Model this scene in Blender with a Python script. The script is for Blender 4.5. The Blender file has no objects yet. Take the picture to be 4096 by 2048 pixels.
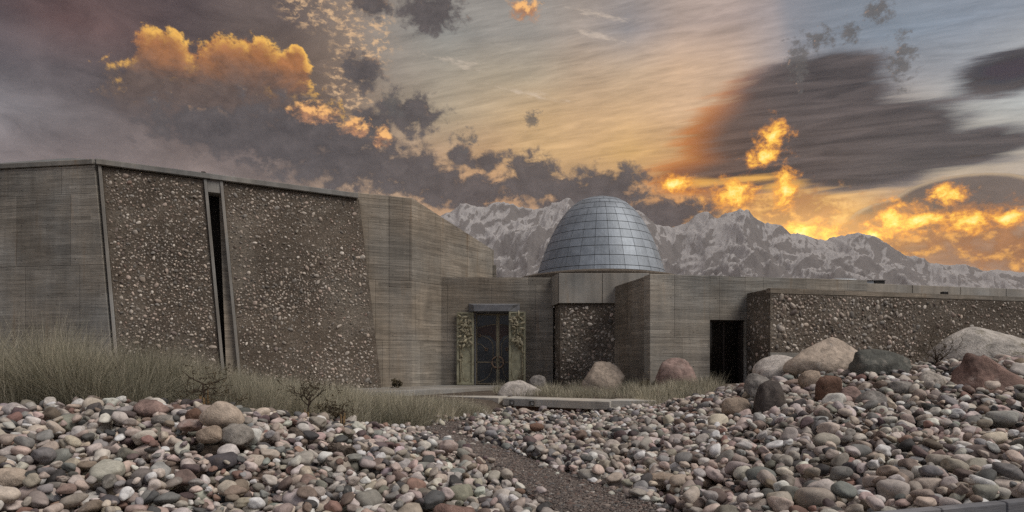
import bpy, bmesh, math, random
import numpy as np
from mathutils import Vector, Matrix, noise as mnoise

random.seed(7)
rng = np.random.default_rng(11)
scene = bpy.context.scene
col = scene.collection
R = math.radians

# ------------------------------------------------------------------ camera
F = 2669.0            # focal length in photograph pixels (4096 wide)
HOR = 1440.0          # horizon row
EYE = 1.6
cam_d = bpy.data.cameras.new('camera')
cam = bpy.data.objects.new('camera', cam_d)
col.objects.link(cam)
cam.location = (0, 0, EYE)
cam.rotation_euler = (R(90), 0, 0)
cam_d.sensor_width = 36.0
cam_d.lens = 36.0 * F / 4096.0
cam_d.shift_y = (HOR - 1024.0) / 4096.0
cam_d.clip_start = 0.1
cam_d.clip_end = 60000.0
scene.camera = cam


def at(px, py, Y):
    """a point of the place, measured off the photograph at depth Y"""
    return ((px - 2048.0) / F * Y, Y, EYE - (py - HOR) / F * Y)


# ------------------------------------------------------------------ render / exposure
scene.render.engine = 'CYCLES'
scene.cycles.use_denoising = False
scene.cycles.use_adaptive_sampling = True
scene.cycles.adaptive_threshold = 0.015
scene.cycles.max_bounces = 6
scene.cycles.diffuse_bounces = 3
scene.cycles.glossy_bounces = 3
scene.cycles.volume_bounces = 1
scene.cycles.transmission_bounces = 4
scene.cycles.transparent_max_bounces = 8
scene.view_settings.view_transform = 'Standard'
scene.view_settings.look = 'None'
scene.view_settings.exposure = 0.1
scene.view_settings.gamma = 1.0
scene.view_settings.use_curve_mapping = False

SUN_EL, SUN_AZ = 50.0, 114.0        # soft light of the open evening sky, from the right and behind the camera
SUN_STRENGTH = 2.2
HAZE = 0.00006                      # density of the evening haze, per metre
sun_d = bpy.data.lights.new('sun', 'SUN')
sun = bpy.data.objects.new('sun', sun_d)
col.objects.link(sun)
sun_d.energy = SUN_STRENGTH
sun_d.angle = R(32)
sun_d.color = (1.0, 0.93, 0.85)
_sd = Vector((math.sin(R(SUN_AZ)) * math.cos(R(SUN_EL)), math.cos(R(SUN_AZ)) * math.cos(R(SUN_EL)), math.sin(R(SUN_EL))))
sun.rotation_euler = _sd.to_track_quat('Z', 'Y').to_euler()


# ------------------------------------------------------------------ node helper
class NT:
    def __init__(self, tree):
        self.t = tree
        tree.nodes.clear()

    def n(self, typ, **props):
        nd = self.t.nodes.new(typ)
        for k, v in props.items():
            setattr(nd, k, v)
        return nd

    def set(self, sock, v):
        if v is None:
            return
        if isinstance(v, bpy.types.NodeSocket):
            self.t.links.new(v, sock)
        elif isinstance(v, (tuple, list)):
            if sock.type == 'RGBA' and len(v) == 3:
                v = (*v, 1.0)
            sock.default_value = v
        else:
            if sock.type == 'RGBA':
                v = (v, v, v, 1.0)
            elif sock.type == 'VECTOR':
                v = (v, v, v)
            sock.default_value = v

    def m(self, op, a, b=None, c=None, clamp=False):
        nd = self.n('ShaderNodeMath', operation=op, use_clamp=clamp)
        for i, v in enumerate((a, b, c)):
            self.set(nd.inputs[i], v)
        return nd.outputs[0]

    def v(self, op, a, b=None, c=None, out=0):
        nd = self.n('ShaderNodeVectorMath', operation=op)
        self.set(nd.inputs[0], a)
        if op == 'SCALE':
            self.set(nd.inputs[3], b)
        else:
            self.set(nd.inputs[1], b)
            if c is not None:
                self.set(nd.inputs[2], c)
        return nd.outputs[1] if op in ('LENGTH', 'DISTANCE', 'DOT_PRODUCT') else nd.outputs[0]

    def xyz(self, v):
        nd = self.n('ShaderNodeSeparateXYZ')
        self.set(nd.inputs[0], v)
        return nd.outputs

    def vec(self, x, y, z=0.0):
        nd = self.n('ShaderNodeCombineXYZ')
        for i, q in enumerate((x, y, z)):
            self.set(nd.inputs[i], q)
        return nd.outputs[0]

    def noise(self, vec, scale=1.0, detail=4.0, rough=0.55, dist=0.0, color=False, lac=2.0):
        nd = self.n('ShaderNodeTexNoise')
        self.set(nd.inputs['Vector'], vec)
        nd.inputs['Scale'].default_value = scale
        nd.inputs['Detail'].default_value = detail
        nd.inputs['Roughness'].default_value = rough
        nd.inputs['Distortion'].default_value = dist
        nd.inputs['Lacunarity'].default_value = lac
        return nd.outputs['Color' if color else 'Fac']

    def voro(self, vec, scale, feature='F1', rnd=1.0, out='Distance'):
        nd = self.n('ShaderNodeTexVoronoi', feature=feature)
        self.set(nd.inputs['Vector'], vec)
        nd.inputs['Scale'].default_value = scale
        nd.inputs['Randomness'].default_value = rnd
        return nd.outputs[out]

    def step(self, x, a, b, lo=0.0, hi=1.0):
        nd = self.n('ShaderNodeMapRange', interpolation_type='SMOOTHSTEP')
        self.set(nd.inputs[0], x)
        for i, q in enumerate((a, b, lo, hi)):
            self.set(nd.inputs[i + 1], q)
        return nd.outputs[0]

    def lin(self, x, a, b, lo=0.0, hi=1.0):
        nd = self.n('ShaderNodeMapRange')
        self.set(nd.inputs[0], x)
        for i, q in enumerate((a, b, lo, hi)):
            self.set(nd.inputs[i + 1], q)
        return nd.outputs[0]

    def mix(self, f, a, b, blend='MIX'):
        nd = self.n('ShaderNodeMix', data_type='RGBA', blend_type=blend)
        self.set(nd.inputs[0], f)
        self.set(nd.inputs[6], a)
        self.set(nd.inputs[7], b)
        return nd.outputs[2]

    def ramp(self, f, stops, interp='LINEAR'):
        nd = self.n('ShaderNodeValToRGB')
        cr = nd.color_ramp
        cr.interpolation = interp
        while len(cr.elements) < len(stops):
            cr.elements.new(0.5)
        for e, (p, c) in zip(cr.elements, stops):
            e.position = p
            e.color = (*c, 1.0)
        self.set(nd.inputs[0], f)
        return nd.outputs[0]

    def bump(self, h, strength=0.3, dist=0.02, normal=None):
        nd = self.n('ShaderNodeBump')
        nd.inputs['Strength'].default_value = strength
        nd.inputs['Distance'].default_value = dist
        self.set(nd.inputs['Height'], h)
        if normal is not None:
            self.set(nd.inputs['Normal'], normal)
        return nd.outputs[0]

    def bsdf(self, color, rough=0.8, metal=0.0, normal=None, spec=0.4):
        nd = self.n('ShaderNodeBsdfPrincipled')
        self.set(nd.inputs['Base Color'], color)
        self.set(nd.inputs['Roughness'], rough)
        self.set(nd.inputs['Metallic'], metal)
        nd.inputs['Specular IOR Level'].default_value = spec
        if normal is not None:
            self.set(nd.inputs['Normal'], normal)
        o = self.n('ShaderNodeOutputMaterial')
        self.t.links.new(nd.outputs[0], o.inputs[0])
        return nd


def srgb(r, g, b):
    f = lambda c: (c / 255.0) / 12.92 if c <= 10.3 else (((c / 255.0) + 0.055) / 1.055) ** 2.4
    return (f(r), f(g), f(b))


# ------------------------------------------------------------------ world: dusk sky with lit clouds
def azel(px, py):
    az = math.atan((px - 2048.0) / F)
    el = math.atan((HOR - py) / F * math.cos(az))
    return az, el


world = bpy.data.worlds.new('World')
scene.world = world
world.use_nodes = True
W = NT(world.node_tree)
tc = W.n('ShaderNodeTexCoord')
D = tc.outputs['Generated']
dx, dy, dz = W.xyz(D)
AZ = W.m('ARCTAN2', dx, dy)
EL = W.m('ARCSINE', dz)
P = W.vec(AZ, EL, 0.0)

nish = W.n('ShaderNodeTexSky', sky_type='NISHITA', sun_disc=False)
nish.sun_elevation = R(SUN_EL)
nish.sun_rotation = R(SUN_AZ)
nish.altitude = 1100.0

# low-frequency colour of the sky: (px, py, sRGB); the last ones lie overhead and behind, and carry on the grey-blue of the upper right
SKY_PTS = [
    (100, 60, (86, 74, 74)), (330, 90, (112, 84, 79)), (700, 60, (82, 70, 70)), (1150, 90, (98, 86, 82)),
    (60, 260, (92, 84, 86)), (60, 420, (142, 136, 138)), (300, 400, (104, 98, 98)), (250, 560, (128, 114, 110)),
    (500, 300, (92, 82, 80)), (700, 480, (104, 90, 84)), (900, 560, (118, 104, 100)), (1250, 330, (112, 92, 78)),
    (1250, 600, (118, 104, 98)), (900, 640, (134, 120, 114)), (1500, 700, (186, 156, 128)), (1420, 140, (150, 132, 118)),
    (1700, 180, (146, 146, 142)), (2050, 60, (142, 142, 142)), (1800, 420, (172, 156, 132)), (2050, 280, (176, 162, 140)),
    (2500, 90, (148, 144, 146)), (2450, 280, (196, 170, 142)), (2850, 120, (180, 160, 150)), (2800, 320, (214, 178, 142)),
    (2450, 480, (216, 178, 134)), (2100, 560, (214, 176, 124)), (2500, 640, (218, 174, 112)), (1950, 730, (196, 150, 110)),
    (2500, 800, (176, 138, 106)), (3050, 90, (176, 158, 152)), (3200, 80, (126, 136, 148)), (3500, 150, (134, 144, 156)),
    (3900, 80, (140, 148, 160)), (4050, 440, (172, 174, 172)), (3680, 690, (206, 192, 166)), (2800, 760, (206, 144, 84)),
    (3050, 700, (236, 170, 90)), (3250, 880, (246, 190, 104)), (3600, 880, (188, 136, 92)), (4050, 740, (172, 164, 152)),
    (4000, 900, (196, 142, 92)), (3900, 1040, (162, 124, 98)), (2300, 900, (150, 124, 108)), (4090, 1060, (142, 118, 104)),
]
pts = [(azel(a, b), c) for a, b, c in SKY_PTS]
pts += [((R(a), R(e)), c) for a, e, c in [
    (-70, 40, (108, 106, 112)), (0, 50, (138, 144, 156)), (70, 40, (140, 146, 156)), (-110, 15, (130, 124, 124)), (110, 15, (150, 144, 142)),
    (-150, 30, (138, 142, 154)), (150, 30, (146, 150, 160)), (180, 60, (142, 148, 162)), (-60, 8, (150, 132, 122)), (60, 8, (168, 140, 116))]]


def sky_colour(a, e):
    """smooth colour of the open sky in a direction, from the points above"""
    s_, w_ = np.zeros(3), 0.0
    for (pa, pe), c in pts:
        da = (a - pa + math.pi) % (2 * math.pi) - math.pi
        w = (da * da + (1.5 * (e - pe)) ** 2 + 0.0008) ** -1.6
        s_ += w * np.array(srgb(*c))
        w_ += w
    return s_ / w_


AZ01 = W.m('MULTIPLY_ADD', AZ, 0.5 / math.pi, 0.5)
stops_a = [-180, -135, -90, -65, -50] + list(np.arange(-42, 42.1, 4.0)) + [50, 65, 90, 135, 180]
EL_B = [0, 5, 8, 11, 14, 17, 20, 23, 26, 30, 42, 65, 89]
BASE = None
for i, eb in enumerate(EL_B):
    rmp = W.ramp(AZ01, [((a + 180.0) / 360.0, tuple(sky_colour(R(a), R(eb)))) for a in stops_a])
    if BASE is None:
        BASE = rmp
    else:
        BASE = W.mix(W.lin(EL, R(EL_B[i - 1]), R(eb)), BASE, rmp)

# streaks and mottling of the high cloud sheet; the streaks arch over the lenticular cloud
arch = W.m('SUBTRACT', AZ, 0.40)
ARC = W.m('MULTIPLY_ADD', W.m('MULTIPLY', arch, arch), 0.20, EL)
SV = W.vec(W.m('MULTIPLY', AZ, 13.0), W.m('MULTIPLY', ARC, 105.0), 0.3)
streak = W.noise(SV, 1.0, 5, 0.62, 0.35)
SV2 = W.vec(W.m('MULTIPLY', AZ, 5.0), W.m('MULTIPLY', W.m('MULTIPLY_ADD', AZ, -0.12, EL), 20.0), 2.3)
bands = W.noise(SV2, 1.0, 6, 0.64, 0.5)
soft = W.noise(W.v('MULTIPLY', D, (5, 5, 9)), 1.0, 6, 0.6, 0.4)
mott = W.noise(W.v('MULTIPLY', D, (13, 13, 26)), 1.0, 8, 0.66, 0.5)
leftm = W.step(AZ, -0.12, -0.30)              # the grey bank lies left of the clear sky
mod = W.m('ADD', W.lin(streak, 0.2, 0.8, 0.72, 1.30), W.m('MULTIPLY', W.m('SUBTRACT', bands, 0.5), 0.55))
modl = W.m('ADD', W.lin(mott, 0.25, 0.75, 0.70, 1.32), W.m('MULTIPLY', W.m('SUBTRACT', soft, 0.5), 1.0))
mod = W.m('ADD', W.m('MULTIPLY', mod, W.m('SUBTRACT', 1.0, leftm)), W.m('MULTIPLY', modl, leftm))
BASE = W.v('SCALE', BASE, mod)
# edge of the lit sheet against the blue-grey on the right
ea, ee = azel(3150, 200)
ea2, ee2 = azel(3105, 0)
eline = W.m('SUBTRACT', AZ, W.m('MULTIPLY_ADD', W.m('SUBTRACT', EL, ee), (ea2 - ea) / (ee2 - ee), ea))
BASE = W.mix(W.m('MULTIPLY', W.m('MULTIPLY', W.step(eline, -0.012, 0.018), W.step(eline, 0.30, 0.10)), W.step(EL, azel(3150, 300)[1], azel(3150, 120)[1], 0.0, 0.45)), BASE, srgb(122, 132, 144))


def field(Pv, ells, warp, amp):
    """1 at an ellipse's centre, 0 at its edge, broken up by noise"""
    f = None
    for (px, py, rx, ry) in ells:
        a, e = azel(px, py)
        k = math.cos(a) ** 1.5
        sx, sy = F / rx / k, F / ry / k
        r = W.v('LENGTH', W.v('MULTIPLY_ADD', Pv, (sx, sy, 0), (-a * sx, -e * sy, 0)))
        f = r if f is None else W.m('SMOOTH_MIN', f, r, 0.2)
    return W.m('MULTIPLY_ADD', W.m('SUBTRACT', warp, 0.5), amp, W.m('SUBTRACT', 1.0, f))


def cloudnoise(off, scale, detail=6, rough=0.62, stretch=1.25, Pv=None):
    return W.noise(W.v('ADD', W.v('MULTIPLY', P if Pv is None else Pv, (scale, scale * stretch, 0)), off), 1.0, detail, rough, 0.2)


def lay(base, colour, alpha):
    return W.mix(alpha, base, colour)


INSC = (0.292, 0.237, 0.209)           # light the haze itself scatters towards us
SKY = BASE
# two thin bright wisps high in the middle
PR = W.vec(AZ, W.m('MULTIPLY_ADD', AZ, 0.20, EL), 0)
wis = None
for (px, py, rx, ry) in [(2420, 62, 150, 16), (2380, 140, 130, 15), (2140, 380, 160, 14), (1830, 250, 150, 18)]:
    a, e = azel(px, py)
    q = W.v('MULTIPLY_ADD', PR, (F / rx, F / ry, 0), (-a * F / rx, -(e + 0.20 * a) * F / ry, 0))
    q = W.m('SUBTRACT', 1.0, W.v('LENGTH', q))
    wis = q if wis is None else W.m('MAXIMUM', wis, q)
SKY = lay(SKY, srgb(226, 206, 186), W.step(W.m('MULTIPLY_ADD', W.m('SUBTRACT', W.noise(W.v('MULTIPLY', PR, (40, 160, 0)), 1.0, 5, 0.65), 0.5), 4.0, wis), 0.1, 1.3, 0.0, 0.5))
# lenticular dark sheets on the right: soft, ripple-edged
ripple = W.noise(W.vec(W.m('MULTIPLY', AZ, 8.0), W.m('MULTIPLY', ARC, 95.0), 4.0), 1.0, 5, 0.6, 0.5)
LENT = [(3220, 410, 400, 200), (3040, 560, 380, 200), (3500, 545, 420, 170), (2960, 690, 430, 95), (3800, 600, 400, 95), (4100, 275, 340, 115), (3280, 310, 300, 110), (3450, 660, 420, 120)]
fl = field(P, LENT, W.m('MULTIPLY_ADD', ripple, 0.6, W.m('MULTIPLY', soft, 0.4)), 1.25)
al = W.m('MULTIPLY', W.step(fl, -0.02, 0.36), 0.96)
left_warm = W.step(AZ, 0.40, 0.26)
lent_col = W.mix(left_warm, srgb(84, 75, 72), srgb(102, 80, 68))
lent_edge = W.mix(left_warm, srgb(96, 94, 98), srgb(176, 108, 52))
lent_col = W.mix(W.step(fl, 0.08, W.m('MULTIPLY_ADD', left_warm, 0.40, 0.40)), lent_edge, lent_col)
lent_col = W.v('SCALE', lent_col, W.m('ADD', W.lin(ripple, 0.25, 0.75, 0.45, 1.75), W.m('MULTIPLY', W.m('SUBTRACT', soft, 0.5), 0.8)))
SKY = lay(SKY, lent_col, al)
# bluer dark core of the far-right sheet
SKY = lay(SKY, srgb(62, 62, 68), W.step(field(P, [(4060, 270, 240, 80)], ripple, 2.0), 0.0, 0.7, 0.0, 0.85))
# bright line under the lenticular cloud
fu = field(P, [(2790, 728, 160, 24), (3000, 714, 200, 28), (3140, 742, 120, 26)], ripple, 1.6)
SKY = lay(SKY, srgb(255, 190, 90), W.step(fu, 0.0, 0.9, 0.0, 0.75))
# cap cloud low on the right with a bright upper rim
CAP = [(3850, 800, 290, 110), (3700, 850, 300, 80)]
fc = field(P, CAP, soft, 0.25)
rim = W.m('MULTIPLY', W.step(fc, 0.0, 0.05), W.step(fc, 0.18, 0.05))
SKY = lay(SKY, W.mix(W.m('MULTIPLY', rim, 0.5), W.v('SCALE', srgb(108, 94, 86), W.lin(mott, 0.3, 0.7, 0.8, 1.2)), srgb(226, 196, 156)), W.m('MULTIPLY', W.step(fc, 0.0, 0.06), 0.9))

# altocumulus puffs between the dark bank and the clear sky
aw = cloudnoise((3.1, 7.7, 0), 78.0, 5, 0.62, 1.7)
fa = field(P, [(1440, 130, 150, 210), (1400, 340, 120, 160), (1270, 40, 170, 90)], mott, 1.6)
puff = W.m('MULTIPLY', W.step(aw, 0.46, 0.66), W.step(fa, 0.0, 0.5))
SKY = lay(SKY, W.mix(aw, srgb(190, 150, 118), srgb(246, 206, 158)), W.m('MULTIPLY', puff, 0.8))


def cumulus(sky, ells, off, scale, amp, shade, lit, light, delta, litlo, lithi, alpha=1.0, soft_edge=0.3, fade=None, inner=None, rough=0.62, stretch=1.25, glow=None, tex=0.9):
    n0 = cloudnoise(off, scale, 8, rough, stretch)
    f0 = field(P, ells, n0, amp)
    P2 = W.v('ADD', P, (light[0] * delta, light[1] * delta, 0))
    n1 = cloudnoise(off, scale, 4, rough, stretch, P2)
    f1 = field(P2, ells, n1, amp)
    lm = W.step(W.m('SUBTRACT', f0, f1), litlo, lithi)
    if inner is not None:
        lm = W.m('MULTIPLY', lm, W.step(f0, inner[1], inner[0]))
    a = W.m('MULTIPLY', W.step(f0, 0.0, soft_edge), alpha)
    if fade is not None:
        a = W.m('MULTIPLY', a, fade)
        lm = W.m('MULTIPLY', lm, fade)
    sh = W.v('SCALE', shade, W.m('MULTIPLY_ADD', n0, tex * 1.4, 1.0 - tex * 0.7))
    if glow is not None:
        sh = W.mix(glow[1], sh, W.v('SCALE', glow[0], W.lin(n0, 0.3, 0.7, 0.7, 1.3)))
    return lay(sky, W.mix(lm, sh, lit), a)


# golden cumulus towers on the left
GOLD = [(655, 215, 120, 110), (610, 290, 110, 100), (955, 285, 200, 135), (1050, 255, 90, 95), (850, 330, 150, 110), (1150, 285, 100, 80), (1185, 238, 48, 52),
        (720, 400, 300, 190), (980, 430, 400, 170)]
fadeg = W.step(EL, azel(900, 560)[1], azel(900, 380)[1])
gl1 = W.step(W.m('MULTIPLY_ADD', W.m('SUBTRACT', mott, 0.5), 0.08, EL), azel(900, 370)[1], azel(900, 195)[1])
SKY = cumulus(SKY, GOLD, (0.7, 2.3, 0), 44.0, 1.35, srgb(104, 88, 80), srgb(255, 196, 96), (0.40, 0.92), 0.012, 0.02, 0.50, 1.0, 0.24, fadeg, (0.10, 0.62), 0.64, 1.2, (srgb(222, 138, 60), W.m('MULTIPLY', gl1, 0.42)))
# small dark cumulus and the bank trailing down to the ridge
DARK = [(1640, 450, 175, 85), (1500, 485, 110, 65), (1450, 290, 90, 85), (1420, 640, 320, 170), (1640, 690, 220, 120), (1845, 622, 85, 45),
        (1935, 648, 95, 52), (1760, 745, 240, 100), (1910, 775, 210, 90), (2120, 715, 150, 120), (2330, 785, 290, 110), (2440, 750, 210, 100),
        (1180, 560, 380, 170), (1490, 10, 100, 65), (1730, 45, 150, 85), (2650, 860, 300, 95), (900, 520, 380, 120)]
SKY = cumulus(SKY, DARK, (5.2, 1.1, 0), 36.0, 2.4, srgb(92, 84, 82), srgb(214, 168, 126), (0.55, 0.55), 0.010, 0.30, 1.0, 0.95, 0.5, None, (0.2, 0.9), 0.62, 1.25, None, 1.0)
# torn scraps high on the right
SCRAP = [(3190, 250, 60, 120), (3510, 40, 70, 60), (3600, 240, 70, 110), (3280, 160, 90, 50), (3410, 130, 40, 50), (2130, 480, 40, 40), (1860, 560, 60, 40), (1570, 420, 60, 60)]
SKY = cumulus(SKY, SCRAP, (1.7, 6.1, 0), 75.0, 4.2, srgb(98, 92, 88), srgb(220, 172, 136), (-0.6, 0.2), 0.006, 0.5, 1.4, 0.8, 0.9)
# lit tops of the bank
LITP = [(1260, 450, 110, 45), (1425, 505, 70, 42), (1530, 548, 50, 45), (2100, 32, 80, 45)]
SKY = cumulus(SKY, LITP, (9.2, 4.1, 0), 62.0, 2.6, srgb(176, 128, 96), srgb(255, 192, 120), (0.3, 0.9), 0.008, -0.1, 0.6, 0.95, 0.7)
# fire-lit fragments over the ridge
FIRE0 = [(3480, 940, 430, 150), (3850, 910, 340, 130), (3180, 860, 240, 120), (2930, 800, 150, 80), (4100, 1000, 260, 130)]
SKY = cumulus(SKY, FIRE0, (2.2, 8.3, 0), 38.0, 2.6, srgb(168, 118, 78), srgb(246, 178, 92), (-0.2, -0.8), 0.012, 0.1, 0.8, 0.92, 0.6)
FIRE = [(3095, 540, 80, 75), (3060, 630, 110, 45), (2705, 735, 110, 42), (2930, 770, 120, 70), (3140, 765, 70, 100), (3200, 935, 230, 60), (3340, 965, 150, 50),
        (3470, 955, 120, 80), (3700, 880, 130, 70), (3870, 885, 190, 60), (4030, 870, 110, 60), (3790, 775, 90, 70), (3580, 890, 90, 120)]
nf = cloudnoise((6.6, 3.9, 0), 46.0, 9, 0.68)
ff = field(P, FIRE, nf, 2.7)
fire_col = W.ramp(W.lin(ff, 0.05, 1.15), [(0.0, srgb(188, 124, 72)), (0.35, srgb(240, 158, 62)), (0.65, srgb(255, 200, 84)), (1.0, srgb(255, 232, 150))])
SKY = lay(SKY, W.v('SCALE', fire_col, 1.2), W.step(ff, -0.05, 0.85))

# broad glow where the sun stands behind the ridge
fgl = W.step(field(P, [(3270, 930, 560, 190)], soft, 0.4), 0.0, 1.0)
SKY = W.v('ADD', SKY, W.v('SCALE', (0.42, 0.25, 0.075), fgl))
# the sky stands behind the haze: its own light before the air in between dims it
SKYS = W.v('ADD', W.v('SCALE', SKY, 0.96), W.v('SCALE', nish.outputs[0], 0.0035))
EXPO = 2.0 ** -scene.view_settings.exposure
sin_e = W.m('MAXIMUM', W.m('SINE', EL), 0.02)
cosn = W.m('MAXIMUM', dy, 0.02)
plen = W.m('MINIMUM', W.m('DIVIDE', 1480.0, sin_e), W.m('MINIMUM', W.m('DIVIDE', 5900.0, cosn), 12000.0))
gain = W.m('EXPONENT', W.m('MULTIPLY', plen, HAZE))
SKYS = W.v('SUBTRACT', W.v('SCALE', SKYS, W.m('MULTIPLY', gain, EXPO)), W.v('SCALE', INSC, W.m('SUBTRACT', gain, 1.0)))
SKYS = W.v('MAXIMUM', SKYS, (0.004, 0.004, 0.004))
bg = W.n('ShaderNodeBackground')
W.set(bg.inputs[0], SKYS)
bg.inputs[1].default_value = 1.0
wo = W.n('ShaderNodeOutputWorld')
W.t.links.new(bg.outputs[0], wo.inputs[0])
world.cycles.sampling_method = 'NONE'

# ------------------------------------------------------------------ materials
def mat(name):
    m = bpy.data.materials.new(name)
    m.use_nodes = True
    return m, NT(m.node_tree)


def wpos(n):
    return n.n('ShaderNodeNewGeometry').outputs['Position']


def concrete(name, c=(0.27, 0.245, 0.205), board=0.115, contrast=1.0, stain=0.5, boards=True):
    """board-marked concrete: every board its own tint, ragged joints, run-off stains"""
    m, n = mat(name)
    p = wpos(n)
    x, y, z = n.xyz(p)
    al = n.m('MULTIPLY_ADD', y, 0.55, x)
    warp = n.noise(p, 0.8, 3)
    zb = n.m('MULTIPLY_ADD', warp, 0.05, z)
    row = n.m('FLOOR', n.m('DIVIDE', zb, board))
    seg = n.m('FLOOR', n.m('DIVIDE', n.m('ADD', al, n.m('MULTIPLY', row, 0.37)), 2.6))
    wn = n.n('ShaderNodeTexWhiteNoise', noise_dimensions='2D')
    n.set(wn.inputs['Vector'], n.vec(row, seg, 0))
    tint = n.lin(wn.outputs[0], 0, 1, 0.83, 1.15)
    pr = n.m('FLOOR', n.m('DIVIDE', z, 2.35))
    pcx = n.m('DIVIDE', n.m('ADD', al, n.m('MULTIPLY', pr, 0.31)), 1.83)
    wn2 = n.n('ShaderNodeTexWhiteNoise', noise_dimensions='2D')
    n.set(wn2.inputs['Vector'], n.vec(n.m('FLOOR', pcx), pr, 0))
    tint = n.m('MULTIPLY', tint, n.lin(wn2.outputs[0], 0, 1, 0.86, 1.14))
    pj = n.step(n.m('ABSOLUTE', n.m('SUBTRACT', n.m('FRACT', pcx), 0.5)), 0.489, 0.5)
    pj = n.m('MAXIMUM', pj, n.step(n.m('ABSOLUTE', n.m('SUBTRACT', n.m('FRACT', n.m('DIVIDE', z, 2.35)), 0.5)), 0.492, 0.5))
    tx = n.m('SUBTRACT', n.m('FRACT', n.m('DIVIDE', al, 0.915)), 0.5)
    tz = n.m('SUBTRACT', n.m('FRACT', n.m('DIVIDE', n.m('ADD', z, 0.4), 1.175)), 0.5)
    hole = n.step(n.v('LENGTH', n.vec(n.m('MULTIPLY', tx, 0.915), n.m('MULTIPLY', tz, 1.175), 0)), 0.026, 0.014)
    streak = n.noise(n.v('MULTIPLY', p, (1.1, 1.1, 26.0)), 1.0, 6, 0.65, 0.4)
    fine = n.noise(n.v('MULTIPLY', p, (6, 6, 60)), 1.0, 4, 0.6)
    fr = n.m('ABSOLUTE', n.m('SUBTRACT', n.m('FRACT', n.m('DIVIDE', zb, board)), 0.5))
    joint = n.m('MULTIPLY', n.step(fr, 0.43, 0.5), n.step(n.noise(n.v('MULTIPLY', p, (0.9, 0.9, 7)), 1.0, 3), 0.45, 0.62))
    patch = n.noise(n.v('MULTIPLY', p, (0.55, 0.55, 0.4)), 1.0, 5, 0.6, 0.5)
    drip = n.noise(n.v('MULTIPLY', p, (3.4, 3.4, 0.22)), 1.0, 5, 0.6)
    hatch = n.noise(n.v('MULTIPLY', p, (14, 14, 0.8)), 1.0, 3, 0.6)
    k = n.m('MULTIPLY', n.lin(patch, 0.25, 0.75, 0.58, 1.34), n.lin(drip, 0.25, 0.75, 1.0 - 0.3 * stain, 1.0 + 0.26 * stain))
    if boards:
        k = n.m('MULTIPLY', k, tint)
        k = n.m('MULTIPLY', k, n.lin(streak, 0.25, 0.75, 1.0 - 0.44 * contrast, 1.0 + 0.38 * contrast))
        k = n.m('MULTIPLY', k, n.lin(hatch, 0.3, 0.7, 0.93, 1.07))
        k = n.m('MULTIPLY', k, n.m('MULTIPLY_ADD', joint, -0.65, 1.0))
        k = n.m('MULTIPLY', k, n.m('MULTIPLY_ADD', pj, -0.35, 1.0))
        k = n.m('MULTIPLY', k, n.m('MULTIPLY_ADD', hole, -0.55, 1.0))
    k = n.m('MULTIPLY', k, n.lin(fine, 0.3, 0.7, 0.9, 1.1))
    hue = n.mix(n.step(n.noise(p, 0.45, 4), 0.35, 0.7), c, (c[0] * 0.94, c[1] * 1.02, c[2] * 1.12))
    hue = n.mix(n.step(drip, 0.58, 0.8), hue, (c[0] * 0.75, c[1] * 0.62, c[2] * 0.5))
    colr = n.v('SCALE', hue, k)
    pits = n.step(n.voro(p, 26.0), 0.10, 0.04)
    h = n.m('ADD', n.m('MULTIPLY', streak, 0.6 if boards else 0.1), n.m('MULTIPLY', fine, 0.5))
    h = n.m('SUBTRACT', h, n.m('ADD', n.m('MULTIPLY', joint, 0.8 if boards else 0.0), n.m('MULTIPLY', pits, 0.5)))
    if boards:
        h = n.m('ADD', h, n.m('MULTIPLY', wn.outputs[0], 0.7))
        h = n.m('SUBTRACT', h, n.m('ADD', n.m('MULTIPLY', hole, 1.5), n.m('MULTIPLY', pj, 0.6)))
    n.bsdf(colr, 0.88, normal=n.bump(h, 0.55, 0.02))
    return m


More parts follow.
